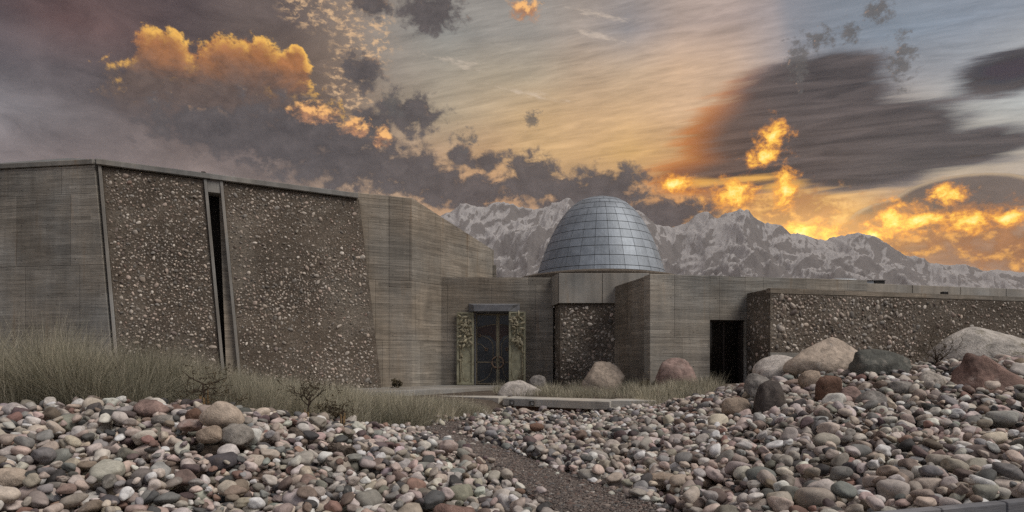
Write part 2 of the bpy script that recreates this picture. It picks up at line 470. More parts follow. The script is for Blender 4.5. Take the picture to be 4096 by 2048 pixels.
def stone(name, source='attr', c=(0.4, 0.38, 0.35), scale=1.0, patch_c=(0.50, 0.47, 0.43), patch=0.5, speck=0.5, bump=0.35, var=0.33):
    """water-worn stone: own colour, mottling, mineral specks, pale crust in patches"""
    m, n = mat(name)
    p = wpos(n)
    if source == 'attr':
        base = n.n('ShaderNodeAttribute', attribute_name='stone_colour').outputs['Color']
        rnd = n.m('FRACT', n.m('MULTIPLY', n.xyz(base)[0], 173.3))
    elif source == 'object':
        oi = n.n('ShaderNodeObjectInfo')
        base = oi.outputs['Color']
        rnd = oi.outputs['Random']
    else:
        base = n.n('ShaderNodeRGB')
        base.outputs[0].default_value = (*c, 1)
        base = base.outputs[0]
        rnd = None
    q = p if rnd is None else n.v('ADD', p, n.vec(n.m('MULTIPLY', rnd, 13.0), n.m('MULTIPLY', rnd, 7.0), 0))
    mott = n.noise(q, 9.0 * scale, 6, 0.62, 0.6)
    grain = n.noise(q, 95.0 * scale, 3, 0.6)
    spk = n.voro(q, 70.0 * scale)
    cr = n.noise(q, 5.0 * scale, 7, 0.68, 0.3)
    crust = n.step(cr, 0.56, 0.70)
    k = n.m('MULTIPLY', n.lin(mott, 0.28, 0.72, 1.0 - var, 1.0 + var), n.lin(grain, 0.3, 0.7, 0.84, 1.16))
    colr = n.v('SCALE', base, k)
    amt = patch if rnd is None else n.m('MULTIPLY', n.step(n.m('FRACT', n.m('MULTIPLY', rnd, 5.7)), 0.35, 0.9), patch)
    colr = n.mix(n.m('MULTIPLY', crust, amt), colr, patch_c)
    sa = speck if rnd is None else n.m('MULTIPLY', n.step(n.m('FRACT', n.m('MULTIPLY', rnd, 9.1)), 0.5, 1.0), speck)
    colr = n.mix(n.m('MULTIPLY', n.step(spk, 0.34, 0.2), sa), colr, n.v('SCALE', colr, 0.42))
    # soil clinging in hollows has a shape of its own
    soil = n.step(n.noise(q, 3.1 * scale, 5, 0.6), 0.60, 0.74)
    colr = n.mix(n.m('MULTIPLY', soil, 0.35), colr, (0.15, 0.115, 0.085))
    h = n.m('ADD', n.m('MULTIPLY', mott, 1.0), n.m('MULTIPLY', grain, 0.25))
    n.bsdf(colr, 0.8, normal=n.bump(h, bump, 0.03 / scale), spec=0.35)
    return m


M = {}
M['concrete'] = concrete('board_marked_concrete', (0.295, 0.252, 0.20))
M['concrete_light'] = concrete('grey_board_concrete', (0.345, 0.312, 0.262), contrast=0.9)
M['precast'] = concrete('smooth_precast', (0.36, 0.33, 0.285), boards=False, stain=0.8)
M['trim'] = concrete('trim_concrete', (0.27, 0.25, 0.22), boards=False, stain=0.9)
M['concrete_dark'] = concrete('dark_pour_and_corner_shade', (0.232, 0.198, 0.158))  # darker upper pour, its tone also standing in for shade at the pier corner
M['concrete_shade'] = concrete('corner_shade_concrete', (0.262, 0.226, 0.182))  # shade of the pier's lower front, put into the concrete colour
M['walkway'] = concrete('pale_walkway_concrete', (0.48, 0.44, 0.38), boards=False, stain=0.5)
M['paving'] = concrete('paving_concrete', (0.30, 0.275, 0.24), boards=False, stain=0.3)
M['cobble_attr'] = stone('river_cobble', 'attr')
M['cobble_obj'] = stone('river_cobble_single', 'object')
M['wall_pebble'] = stone('wall_pebble', 'attr', patch=0.25, speck=0.3, scale=1.6)
M['wall_pebble_obj'] = stone('wall_pebble_single', 'object', patch=0.25, speck=0.3, scale=1.6)


def m_matrix():
    m, n = mat('pebble_concrete')
    p = wpos(n)
    a = n.noise(p, 14, 6, 0.7, 0.4)
    b = n.noise(p, 0.55, 5, 0.6, 0.4)
    vz = n.noise(n.v('MULTIPLY', p, (0.15, 0.15, 0.75)), 1.0, 4, 0.6)
    vd = n.voro(p, 17.0)
    vc = n.voro(p, 17.0, out='Color')
    grit = n.step(vd, 0.42, 0.30)
    k = n.m('MULTIPLY', n.lin(a, 0.3, 0.7, 0.5, 1.5), n.lin(b, 0.3, 0.7, 0.75, 1.25))
    k = n.m('MULTIPLY', k, n.lin(vz, 0.3, 0.7, 0.7, 1.35))
    base = n.mix(n.step(b, 0.4, 0.65), (0.125, 0.10, 0.077), (0.16, 0.138, 0.112))
    base = n.v('SCALE', base, k)
    gs = n.xyz(vc)[0]
    gcol = n.ramp(gs, [(0.0, (0.10, 0.08, 0.06)), (0.5, (0.19, 0.165, 0.135)), (0.8, (0.28, 0.25, 0.21)), (1.0, (0.42, 0.38, 0.33))])
    base = n.mix(n.m('MULTIPLY', grit, 0.65), base, gcol)
    h = n.m('ADD', n.m('MULTIPLY', a, 0.8), n.m('MULTIPLY', grit, 0.6))
    n.bsdf(base, 0.92, normal=n.bump(h, 0.8, 0.03))
    return m


M['matrix'] = m_matrix()


def simple(name, c, rough=0.6, metal=0.0, var=0.25, scale=6.0, bump=0.1, c2=None):
    m, n = mat(name)
    p = wpos(n)
    a = n.noise(p, scale, 6, 0.62, 0.3)
    k = n.lin(a, 0.28, 0.72, 1.0 - var, 1.0 + var)
    colr = n.v('SCALE', c, k)
    if c2:
        colr = n.mix(n.step(n.noise(p, scale * 0.6, 6, 0.66), 0.5, 0.66), colr, c2)
    n.bsdf(colr, n.lin(a, 0.3, 0.7, max(rough - 0.1, 0.02), rough + 0.1), metal, n.bump(a, bump, 0.02))
    return m


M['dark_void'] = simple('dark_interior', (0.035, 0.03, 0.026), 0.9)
M['steel'] = simple('blue_grey_steel', (0.19, 0.195, 0.21), 0.55, 0.2, 0.25, 3)
M['bronze'] = simple('verdigris_bronze', (0.33, 0.32, 0.225), 0.6, 0.05, 0.3, 5, 0.2, (0.24, 0.22, 0.145))
M['leafmetal'] = simple('cast_leaf_bronze', (0.36, 0.325, 0.225), 0.5, 0.1, 0.35, 20, 0.2, (0.15, 0.12, 0.07))
M['copper'] = simple('copper_flower', (0.30, 0.215, 0.155), 0.5, 0.4, 0.3, 25)
M['doorframe'] = simple('worn_door_frame', (0.25, 0.21, 0.145), 0.5, 0.2, 0.3, 8)
M['roofmetal'] = simple('grey_roof_sheet', (0.20, 0.215, 0.215), 0.55, 0.2, 0.15, 2)
M['galv'] = simple('galvanised_sheet', (0.42, 0.45, 0.47), 0.35, 0.7, 0.15, 4)
M['black'] = simple('black_box', (0.03, 0.028, 0.027), 0.5)
M['cane'] = simple('split_cane', (0.30, 0.20, 0.10), 0.7, 0, 0.35, 30)
M['twig'] = simple('dark_twig', (0.050, 0.034, 0.023), 0.85, 0, 0.3, 30)
M['twigleaf'] = simple('dry_leaf', (0.075, 0.058, 0.03), 0.8, 0, 0.4, 30)
M['wood'] = simple('weathered_wood', (0.13, 0.105, 0.085), 0.85, 0, 0.45, 18, 0.6)
M['kerb'] = concrete('kerb_concrete', (0.20, 0.195, 0.20), boards=False, stain=0.5)
M['white'] = simple('lamp_reflector', (0.75, 0.75, 0.72), 0.4)
M['rust'] = simple('rust_stain_steel', (0.10, 0.05, 0.03), 0.8)
M['darkframe'] = simple('dark_brown_frame', (0.03, 0.022, 0.018), 0.6)


def m_glass(name, c, rough=0.12):
    m, n = mat(name)
    p = wpos(n)
    a = n.noise(p, 2.0, 4)
    b = n.bsdf(n.v('SCALE', c, n.lin(a, 0.3, 0.7, 0.6, 1.4)), rough, 0.0, n.bump(n.noise(p, 1.2, 2), 0.08, 0.05), 0.5)
    return m


M['glass_blue'] = m_glass('dim_blue_glass', (0.035, 0.042, 0.05))
M['glass_red'] = m_glass('dim_red_glass', (0.035, 0.014, 0.01), 0.25)
M['glass_dark'] = m_glass('dark_glass', (0.008, 0.007, 0.006), 0.06)


def m_dome():
    m, n = mat('zinc_dome_panel')
    p = wpos(n)
    rnd = n.n('ShaderNodeObjectInfo').outputs['Random']
    a = n.noise(p, 2.2, 7, 0.66, 0.3)
    g = n.noise(p, 40, 3, 0.7)
    dr = n.noise(n.v('MULTIPLY', p, (7, 7, 0.7)), 1.0, 4, 0.6)
    k = n.m('MULTIPLY', n.lin(rnd, 0, 1, 0.86, 1.12), n.lin(a, 0.3, 0.7, 0.82, 1.16))
    k = n.m('MULTIPLY', k, n.lin(dr, 0.3, 0.7, 0.9, 1.08))
    k = n.m('MULTIPLY', k, n.lin(g, 0.3, 0.7, 0.94, 1.06))
    colr = n.v('SCALE', (0.315, 0.355, 0.40), k)
    dirt = n.step(n.voro(p, 5.0), 0.07, 0.03)
    colr = n.mix(n.m('MULTIPLY', dirt, 0.7), colr, (0.12, 0.10, 0.08))
    n.bsdf(colr, n.lin(a, 0.3, 0.7, 0.50, 0.64), 0.40, n.bump(n.m('ADD', a, n.m('MULTIPLY', g, 0.1)), 0.25, 0.06))
    return m


M['dome'] = m_dome()
M['seam'] = simple('dome_seam', (0.10, 0.085, 0.065), 0.8, 0.1)


def m_mountain():
    m, n = mat('snowy_rock')
    geo = n.n('ShaderNodeNewGeometry')
    p = geo.outputs['Position']
    nz = n.xyz(geo.outputs['Normal'])[2]
    nx = n.xyz(geo.outputs['Normal'])[0]
    z = n.xyz(p)[2]
    q = n.v('SCALE', p, 0.001)
    big = n.noise(q, 4.0, 8, 0.7, 0.4)
    fine = n.noise(q, 26.0, 7, 0.72, 0.3)
    s = n.m('ADD', n.lin(nz, 0.50, 0.92, -0.55, 0.45), n.m('MULTIPLY', n.m('SUBTRACT', big, 0.5), 1.0))
    s = n.m('ADD', s, n.m('MULTIPLY', nx, -0.85))  # snow favours left-facing slopes, painting a light and a dark side on spurs
    s = n.m('ADD', s, n.m('MULTIPLY', n.m('SUBTRACT', fine, 0.5), 0.7))
    gul = n.noise(n.v('MULTIPLY', q, (44, 12, 20)), 1.0, 5, 0.65, 0.5)
    s = n.m('ADD', s, n.m('MULTIPLY', n.m('SUBTRACT', gul, 0.5), 0.3))
    s = n.m('ADD', s, n.lin(z, 300, 1050, -0.30, 0.34))
    snow = n.step(s, -0.16, 0.22)
    rock = n.mix(fine, (0.12, 0.117, 0.12), (0.215, 0.205, 0.205))
    n.bsdf(n.mix(snow, rock, (0.43, 0.42, 0.42)), 0.9, normal=n.bump(fine, 0.6, 22.0), spec=0.1)
    return m


M['mountain'] = m_mountain()


def m_ground():
    m, n = mat('soil_ground')
    p = wpos(n)
    a = n.noise(p, 1.2, 6, 0.65)
    b = n.noise(p, 40, 4, 0.7)
    vd = n.voro(p, 30.0)
    c = n.mix(n.step(a, 0.35, 0.65), (0.075, 0.058, 0.044), (0.125, 0.10, 0.078))
    c = n.v('SCALE', c, n.lin(b, 0.3, 0.7, 0.6, 1.4))
    n.bsdf(c, 0.95, normal=n.bump(n.m('ADD', b, vd), 0.6, 0.02))
    return m


M['ground'] = m_ground()
M['path'] = simple('gravel_bed', (0.105, 0.089, 0.081), 0.95, 0, 0.4, 40, 0.6)
M['gravel'] = stone('gravel_chip', 'attr', patch=0.0, speck=0.2, bump=0.2)


def m_grass():
    m, n = mat('dry_grass')
    c = n.n('ShaderNodeAttribute', attribute_name='stone_colour').outputs['Color']
    b = n.bsdf(c, 0.75, spec=0.2)
    return m


M['grass'] = m_grass()

# ------------------------------------------------------------------ mesh helpers
class MB:
    def __init__(self):
        self.v, self.f = [], []

    def add(self, vs, fs):
        o = len(self.v)
        self.v += [tuple(q) for q in vs]
        self.f += [tuple(i + o for i in f) for f in fs]
        return self

    def hexa(self, p):
        """eight corners: 0-3 one face, 4-7 the opposite face in the same order"""
        return self.add(p, [(0, 3, 2, 1), (4, 5, 6, 7), (0, 1, 5, 4), (1, 2, 6, 5), (2, 3, 7, 6), (3, 0, 4, 7)])

    def box(self, x0, x1, y0, y1, z0, z1):
        return self.hexa([(x0, y0, z0), (x1, y0, z0), (x1, y1, z0), (x0, y1, z0), (x0, y0, z1), (x1, y0, z1), (x1, y1, z1), (x0, y1, z1)])

    def prism(self, poly, z0, z1):
        """footprint polygon; z0, z1 numbers or lists"""
        k = len(poly)
        z0 = [z0] * k if not isinstance(z0, (list, tuple)) else z0
        z1 = [z1] * k if not isinstance(z1, (list, tuple)) else z1
        vs = [(x, y, z) for (x, y), z in zip(poly, z0)] + [(x, y, z) for (x, y), z in zip(poly, z1)]
        fs = [tuple(range(k))[::-1], tuple(range(k, 2 * k))] + [(i, (i + 1) % k, k + (i + 1) % k, k + i) for i in range(k)]
        return self.add(vs, fs)

    def tube(self, pts, rad, sides=6, closed=False):
        pts = [Vector(q) for q in pts]
        k = len(pts)
        rads = rad if isinstance(rad, (list, tuple)) else [rad] * k
        vs = []
        for i, q in enumerate(pts):
            if closed:
                t = pts[(i + 1) % k] - pts[i - 1]
            else:
                t = pts[min(i + 1, k - 1)] - pts[max(i - 1, 0)]
            t.normalize()
            a = t.orthogonal() if abs(t.z) > 0.9 else t.cross(Vector((0, 0, 1)))
            a.normalize()
            b = t.cross(a)
            for s in range(sides):
                an = 2 * math.pi * s / sides
                vs.append(q + (a * math.cos(an) + b * math.sin(an)) * rads[i])
        fs = []
        for i in range(k if closed else k - 1):
            j = (i + 1) % k
            for s in range(sides):
                s2 = (s + 1) % sides
                fs.append((i * sides + s, i * sides + s2, j * sides + s2, j * sides + s))
        if not closed:
            fs.append(tuple(range(sides))[::-1])
            fs.append(tuple((k - 1) * sides + s for s in range(sides)))
        return self.add(vs, fs)

    def build(self, name, material, parent=None, smooth=False, bevel=0.0):
        me = bpy.data.meshes.new(name)
        org = Vector(parent.get('_org', (0, 0, 0))) if parent is not None else Vector((0, 0, 0))
        me.from_pydata([Vector(q) - org for q in self.v], [], self.f)
        bm = bmesh.new()
        bm.from_mesh(me)
        bmesh.ops.recalc_face_normals(bm, faces=bm.faces)
        if bevel:
            bmesh.ops.bevel(bm, geom=[e for e in bm.edges if e.calc_face_angle(0) > 0.5], offset=bevel, segments=1, affect='EDGES', clamp_overlap=True)
        bm.to_mesh(me)
        bm.free()
        if smooth:
            me.polygons.foreach_set('use_smooth', [True] * len(me.polygons))
        me.materials.append(material)
        o = bpy.data.objects.new(name, me)
        col.objects.link(o)
        if parent is not None:
            o.parent = parent
            o['_org'] = tuple(org)
        return o


def tag(o, label=None, cat=None, group=None, kind=None):
    if label:
        o['label'] = label
    if cat:
        o['category'] = cat
    if group:
        o['group'] = group
    if kind:
        o['kind'] = kind
    return o


def thing(name, org, label, cat, group=None):
    o = bpy.data.objects.new(name, None)
    o.location = org
    o['_org'] = tuple(org)
    col.objects.link(o)
    return tag(o, label, cat, group)


def mesh_np(name, V, T, material, smooth=True, colours=None, parent=None):
    """triangle mesh straight from numpy arrays"""
    me = bpy.data.meshes.new(name)
    V = np.asarray(V, float)
    if parent is not None:
        V = V - np.array(parent['_org'])
    V = np.asarray(V, np.float32)
    T = np.asarray(T, np.int32)
    me.vertices.add(len(V))
    me.vertices.foreach_set('co', V.ravel())
    me.loops.add(T.size)
    me.loops.foreach_set('vertex_index', T.ravel())
    me.polygons.add(len(T))
    w = T.shape[1]
    me.polygons.foreach_set('loop_start', np.arange(0, T.size, w, dtype=np.int32))
    me.polygons.foreach_set('loop_total', np.full(len(T), w, np.int32))
    me.polygons.foreach_set('use_smooth', np.full(len(T), smooth, bool))
    me.update(calc_edges=True)
    if colours is not None:
        at_ = me.attributes.new('stone_colour', 'FLOAT_COLOR', 'POINT')
        c4 = np.ones((len(V), 4), np.float32)
        c4[:, :3] = colours
        at_.data.foreach_set('color', c4.ravel())
    me.materials.append(material)
    o = bpy.data.objects.new(name, me)
    col.objects.link(o)
    if parent is not None:
        o.parent = parent
        o['_org'] = tuple(parent['_org'])
    return o


# numpy gradient noise
_perm = rng.permutation(512)
_perm = np.concatenate([_perm, _perm])
_ga = rng.uniform(0, 2 * np.pi, 512)


def perlin(x, y):
    xi = np.floor(x).astype(int)
    yi = np.floor(y).astype(int)
    xf, yf = x - xi, y - yi
    u = xf * xf * xf * (xf * (xf * 6 - 15) + 10)
    v = yf * yf * yf * (yf * (yf * 6 - 15) + 10)

    def g(ix, iy, fx, fy):
        h = _ga[_perm[(_perm[ix % 512] + iy) % 512]]
        return np.cos(h) * fx + np.sin(h) * fy
    a = g(xi, yi, xf, yf)
    b = g(xi + 1, yi, xf - 1, yf)
    c = g(xi, yi + 1, xf, yf - 1)
    d = g(xi + 1, yi + 1, xf - 1, yf - 1)
    return (a + u * (b - a)) * (1 - v) + (c + u * (d - c)) * v


def fbm(x, y, octv=5, gain=0.5, ridged=False):
    s, a, t = 0.0, 1.0, 0.0
    for i in range(octv):
        q = perlin(x * 2 ** i + 17.3 * i, y * 2 ** i - 9.1 * i)
        if ridged:
            q = 1 - 2.2 * np.abs(q)
        s = s + a * q
        t += a
        a *= gain
    return s / t


def ico(sub):
    bm = bmesh.new()
    bmesh.ops.create_icosphere(bm, subdivisions=sub, radius=1.0)
    V = np.array([q.co[:] for q in bm.verts])
    T = np.array([[q.index for q in f.verts] for f in bm.faces])
    bm.free()
    return V, T


ICO1, ICO2, ICO3, ICO4 = ico(1), ico(2), ico(3), ico(4)


def worn_shape(base, seed, lump=0.16, cuts=6):
    """a unit pebble: sphere with soft flats and low lumps"""
    r = np.random.default_rng(seed)
    V = base.copy()
    rad = np.ones(len(V))
    p = r.uniform(2.0, 3.0)
    rad /= (np.abs(V) ** p).sum(1) ** (1 / p)
    for i in range(cuts):
        d = r.normal(size=3)
        d /= np.linalg.norm(d)
        h = r.uniform(0.52 if seed % 3 == 0 else 0.66, 0.95)
        t = V @ d
        lim = np.where(t > 1e-3, h / np.maximum(t, 1e-3), 9.0)
        sm = 0.045 if seed % 3 == 0 else 0.08
        rad = -sm * np.log(np.exp(-rad / sm) + np.exp(-np.minimum(lim, 9) / sm))
    ph = r.uniform(0, 6.28, 9)
    k = r.normal(size=(3, 3)) * 1.5
    for i in range(3):
        rad += lump * 0.33 * np.sin(V @ k[i] * 1.6 + ph[i])
    V = V * rad[:, None]
    return V / np.abs(V).max(0)


NSH = 28
SH3 = [worn_shape(ICO3[0], i) for i in range(NSH)]
SH2 = [worn_shape(ICO2[0], i) for i in range(NSH)]
PALETTE = np.array([
    (0.50, 0.46, 0.42), (0.50, 0.43, 0.37), (0.49, 0.40, 0.355), (0.27, 0.266, 0.26), (0.09, 0.088, 0.088), (0.23, 0.18, 0.15),
    (0.26, 0.165, 0.135), (0.225, 0.213, 0.186), (0.68, 0.645, 0.60), (0.35, 0.31, 0.275), (0.13, 0.10, 0.098)])
PW = np.array([0.21, 0.14, 0.15, 0.10, 0.075, 0.075, 0.022, 0.045, 0.12, 0.12, 0.045])
PW = PW / PW.sum()
PNAME = ['pale grey', 'warm beige', 'pinkish', 'blue grey', 'near black', 'brown', 'rust red', 'greenish grey', 'chalk white', 'taupe', 'dark maroon']


def rot_of(normal, yaw, tilt, r):
    """rotation matrix: short axis along a jittered normal, random yaw"""
    nn = np.array(normal) + r.normal(size=3) * tilt
    nn /= np.linalg.norm(nn)
    a = np.array([math.cos(yaw), math.sin(yaw), 0.0])
    a -= nn * (a @ nn)
    a /= np.linalg.norm(a)
    return np.stack([a, np.cross(nn, a), nn], 1)

# ------------------------------------------------------------------ terrain
CT = [  # (px, py, depth) read off the photograph
    (0, 2048, 6.6), (700, 2048, 6.8), (1400, 2048, 6.9), (2100, 2048, 6.9), (2500, 2048, 6.8), (3000, 2048, 6.6), (3500, 2070, 6.0),
    (0, 1800, 8.3), (700, 1820, 8.4), (1300, 1860, 8.8), (0, 1640, 10.5), (400, 1612, 11.0), (830, 1640, 10.8), (1150, 1655, 12.2), (1400, 1690, 13.2),
    (1600, 1705, 15.5), (1700, 1700, 16), (1900, 1670, 17.8), (2050, 1655, 19.5), (2400, 1655, 19.3),
    (2240, 1935, 8.36), (2100, 1853, 10.0), (1990, 1799, 11.5), (1850, 1745, 13.6), (1730, 1701, 15.9), (2300, 1750, 13.0),
    (2700, 1640, 16.5), (2950, 1560, 16.5), (2700, 1830, 10.0), (3000, 1800, 9.2), (3300, 1660, 10.8), (3050, 1650, 13), (3300, 1560, 13.6), (3200, 1515, 15.5),
    (3500, 1515, 14.2), (3600, 1490, 15.3), (3900, 1465, 15.0), (4096, 1490, 13.5), (4096, 1700, 9.6), (4096, 1860, 7.8), (3600, 1860, 8.1), (3700, 1680, 10.6),
    (4500, 1480, 14.0), (4500, 1850, 8), (-500, 1640, 10.5), (-500, 2000, 7),
]
cp = [at(*q) for q in CT] + [
    (-12, 14, 0.85), (-7, 14, 0.80), (-4.5, 16, 0.55), (-12, 20, 0.75), (-8, 19, 0.55), (-4, 20, 0.35), (-16, 18, 0.9), (-14, 11, 0.85),
    (-5, 25, 0.4), (0, 23.5, 0.42), (3, 22.5, 0.45), (3, 26, 0.45), (6, 20.5, 0.80), (6, 18.5, 0.72), (10, 20, 0.95), (14, 20, 1.05), (18, 20, 1.1), (12, 28, 0.6), (0, 29, 0.45), (-15, 29, 0.5), (19, 29, 0.6),
    (0, 4, 0.0), (-6, 4, 0.1), (4.5, 4.6, 0.12), (9, 5, 0.15), (2, 5, 0.0), (18, 12, 0.9), (7, 6.4, 0.3)]
cp = np.array(cp)


def tps(x, y):
    A = _tps_w
    out = A[-3] + A[-2] * x + A[-1] * y
    for i in range(len(cp)):
        r2 = (x - cp[i, 0]) ** 2 + (y - cp[i, 1]) ** 2 + 1e-9
        out = out + A[i] * 0.5 * r2 * np.log(r2)
    return out


_r2 = (cp[:, None, 0] - cp[None, :, 0]) ** 2 + (cp[:, None, 1] - cp[None, :, 1]) ** 2 + 1e-9
_K = 0.5 * _r2 * np.log(_r2) + np.eye(len(cp)) * 0.6
_Pm = np.stack([np.ones(len(cp)), cp[:, 0], cp[:, 1]], 1)
_A = np.block([[_K, _Pm], [_Pm.T, np.zeros((3, 3))]])
_tps_w = np.linalg.solve(_A, np.concatenate([cp[:, 2], [0, 0, 0]]))
TX = np.arange(-18, 22.01, 0.25)
TY = np.arange(3, 30.01, 0.25)
_gx, _gy = np.meshgrid(TX, TY)
TZ = tps(_gx, _gy)
TZ = np.clip(TZ, -0.15, 1.75)


def terrain(x, y):
    x = np.asarray(x, float)
    y = np.asarray(y, float)
    fx = np.clip((x - TX[0]) / 0.25, 0, len(TX) - 1.001)
    fy = np.clip((y - TY[0]) / 0.25, 0, len(TY) - 1.001)
    ix, iy = fx.astype(int), fy.astype(int)
    u, v = fx - ix, fy - iy
    z = (TZ[iy, ix] * (1 - u) + TZ[iy, ix + 1] * u) * (1 - v) + (TZ[iy + 1, ix] * (1 - u) + TZ[iy + 1, ix + 1] * u) * v
    d = np.maximum(np.maximum(TX[0] - x, x - TX[-1]), np.maximum(TY[0] - y, y - TY[-1]))
    k = np.clip(d / 25.0, 0, 1)
    k = k * k * (3 - 2 * k)
    return z * (1 - k) + 0.1 * k


PATH = np.array([(2.2, 1.25, 4.2), (1.16, 1.24, 6.8), (0.72, 1.14, 8.36), (0.18, 1.12, 10.0), (-0.27, 0.92, 11.5), (-0.99, 0.92, 13.6), (-1.85, 1.0, 15.9), (-1.40, 0.80, 17.2), (-0.9, 0.5, 18.2)])


def path_d(x, y):
    """distance past the path's edge (negative on the path)"""
    c = np.interp(y, PATH[:, 2], PATH[:, 0])
    w = np.interp(y, PATH[:, 2], PATH[:, 1]) / 2
    d = np.abs(x - c) - w
    return np.where(y > 17.8, 5.0, d)


BND = np.array([(-900, 11.2), (0, 11.4), (420, 11.8), (750, 12.0), (1000, 12.3), (1150, 13.0), (1400, 14.1), (1600, 15.8), (1680, 16.5), (1800, 17.8), (1900, 19.0), (2000, 20.9), (2440, 20.3),
                (2500, 20.2), (2600, 19.2), (2800, 18.6), (3000, 18.4), (3600, 18.4), (4096, 18.4), (4800, 18.4)])
k0, k1 = Vector((2.4, 5.48, 0)), Vector((8.5, 7.54, 0))       # kerb line
ku = (k1 - k0).normalized()
kn = Vector((ku.y, -ku.x, 0))


def stone_ok(x, y):
    ys_ = np.maximum(y, 0.5)
    px = 2048 + F * x / ys_
    yb = np.interp(px, BND[:, 0], BND[:, 1])
    side = (x - k0.x) * kn.x + (y - k0.y) * kn.y
    return (y < yb) & (side < -0.06) & (px > -400) & (px < 4700)


def ground_z(x, y):
    """soil surface: dished under the stones so that they fill up to the terrain"""
    x = np.asarray(x, float)
    y = np.asarray(y, float)
    px = 2048 + F * x / np.maximum(y, 0.5)
    yb = np.interp(px, BND[:, 0], BND[:, 1])
    k = np.clip((yb + 1.3 - y) / 0.9, 0, 1) * (0.42 + 0.58 * np.clip((path_d(x, y) + 0.05) / 0.35, 0, 1)) * np.clip((y - 3.5) / 1.0, 0, 1)
    return terrain(x, y) - (0.27 - 0.09 * np.clip((px - 2500) / 400, 0, 1) - 0.07 * np.clip((px - 3200) / 500, 0, 1)) * k


gx = np.concatenate([[-9000, -5000, -2500, -1200, -600, -300, -150, -80, -50, -35, -25], TX, [28, 38, 55, 85, 160, 320, 640, 1300, 2600, 5000, 9000]])
gy = np.concatenate([[-9000, -4000, -1500, -500, -150, -60, -25, -8, 0], TY, [34, 42, 55, 80, 140, 300, 700, 1500, 3000, 4500, 5700]])
GX, GY = np.meshgrid(gx, gy)
GZ = ground_z(GX, GY)
nx_, ny_ = len(gx), len(gy)
idx = np.arange(nx_ * ny_).reshape(ny_, nx_)
quads = np.stack([idx[:-1, :-1], idx[:-1, 1:], idx[1:, 1:], idx[1:, :-1]], -1).reshape(-1, 4)
ground = mesh_np('ground', np.stack([GX, GY, GZ], -1).reshape(-1, 3), quads, M['ground'])
tag(ground, 'brown soil under the stones and grass', kind='structure')

# ------------------------------------------------------------------ mountains
SKYLINE = [(-2500, 1260), (-1200, 1180), (0, 1120), (900, 1000), (1500, 930), (1700, 900), (1800, 872), (1850, 850), (1905, 844), (1970, 842), (2035, 838), (2100, 836), (2150, 828), (2225, 820), (2270, 814),
           (2300, 826), (2380, 850), (2470, 838), (2540, 858), (2580, 876), (2620, 902), (2687, 924), (2735, 908), (2780, 880), (2822, 877), (2862, 892), (2910, 878), (2957, 866),
           (2997, 871), (3021, 890), (3068, 906), (3116, 925), (3180, 954), (3275, 970), (3339, 972), (3370, 962), (3434, 956), (3498, 970), (3560, 994), (3640, 1033), (3720, 1062),
           (3784, 1068), (3848, 1071), (3943, 1081), (4096, 1096), (4500, 1130), (5200, 1110), (6500, 1180), (8000, 1260)]
sk = np.array(SKYLINE, float)
c_t = np.concatenate([np.linspace(-2500, 1400, 60)[:-1], np.linspace(1400, 4400, 640), np.linspace(4400, 8000, 60)[1:]])
r_t = np.concatenate([np.linspace(0, 0.86, 190)[:-1], np.linspace(0.86, 1.0, 16)])
CC, RR = np.meshgrid(c_t, r_t)
tanx = (CC - 2048) / F
YR = 5200.0
depth = 2500 + RR * 3150.0
X3 = tanx * depth
Y3 = depth
sl = (HOR - np.interp(CC, sk[:, 0], sk[:, 1])) / F        # tangent of the skyline's elevation
xk, yk = X3 / 1000.0, Y3 / 1000.0
wx = xk + 0.30 * fbm(xk * 1.3 + 5, yk * 1.3, 4)
wy = yk + 0.30 * fbm(xk * 1.3 + 15, yk * 1.3 + 3, 4)
spur = fbm(wx * 1.15, wy * 1.0 + 4, 3, 0.5, True)
midr = fbm(wx * 2.7 + 2, wy * 2.5, 4, 0.55, True)
fineb = fbm(xk * 8, yk * 9 + 2, 5, 0.6, True)
s = (depth - 2500) / (YR - 2500)
prof = np.where(s < 1, 0.22 * s + 0.78 * s ** 1.7, 1 - (s - 1) * 1.4)
H = sl * YR * prof
wnd = np.clip(s * 1.6, 0, 1) * np.clip((1.03 - s) * 2.6, 0, 1)
rel = np.clip(sl / 0.20, 0.15, 1.1)
H = H - rel * (wnd * (430 * (0.85 - spur)) + np.clip((1.08 - s) * 3, 0.12, 1) * np.clip(s * 2, 0, 1) * (230 * (0.8 - midr) + 34 * (0.8 - fineb)))
H = H + rel * 30
H = H + rel * 95 * (fbm(wx * 2.3 + 3, wy * 2.3, 6, 0.58, True) - 0.42) * np.exp(-((s - 1.0) / 0.16) ** 2)
H = np.maximum(H, -4)
H[0, :] = -6
idx = np.arange(CC.size).reshape(CC.shape)
quads = np.stack([idx[:-1, :-1], idx[:-1, 1:], idx[1:, 1:], idx[1:, :-1]], -1).reshape(-1, 4)
mtn = mesh_np('mountain_range', np.stack([X3, Y3, H], -1).reshape(-1, 3), quads, M['mountain'])
tag(mtn, 'snow-streaked rocky mountain range behind the buildings', kind='structure')

# ------------------------------------------------------------------ haze
hz = MB().box(-19000, 19000, -9200, 5900, -8, 1480)
hzm, n = mat('evening_haze')
pv = n.n('ShaderNodeVolumePrincipled')
pv.inputs['Color'].default_value = (0.80, 0.74, 0.71, 1)
pv.inputs['Density'].default_value = HAZE
pv.inputs['Anisotropy'].default_value = 0.0
n.t.links.new(pv.outputs[0], n.n('ShaderNodeOutputMaterial').inputs['Volume'])
hz = hz.build('haze', hzm)
tag(hz, 'thin evening haze in the air', kind='stuff')


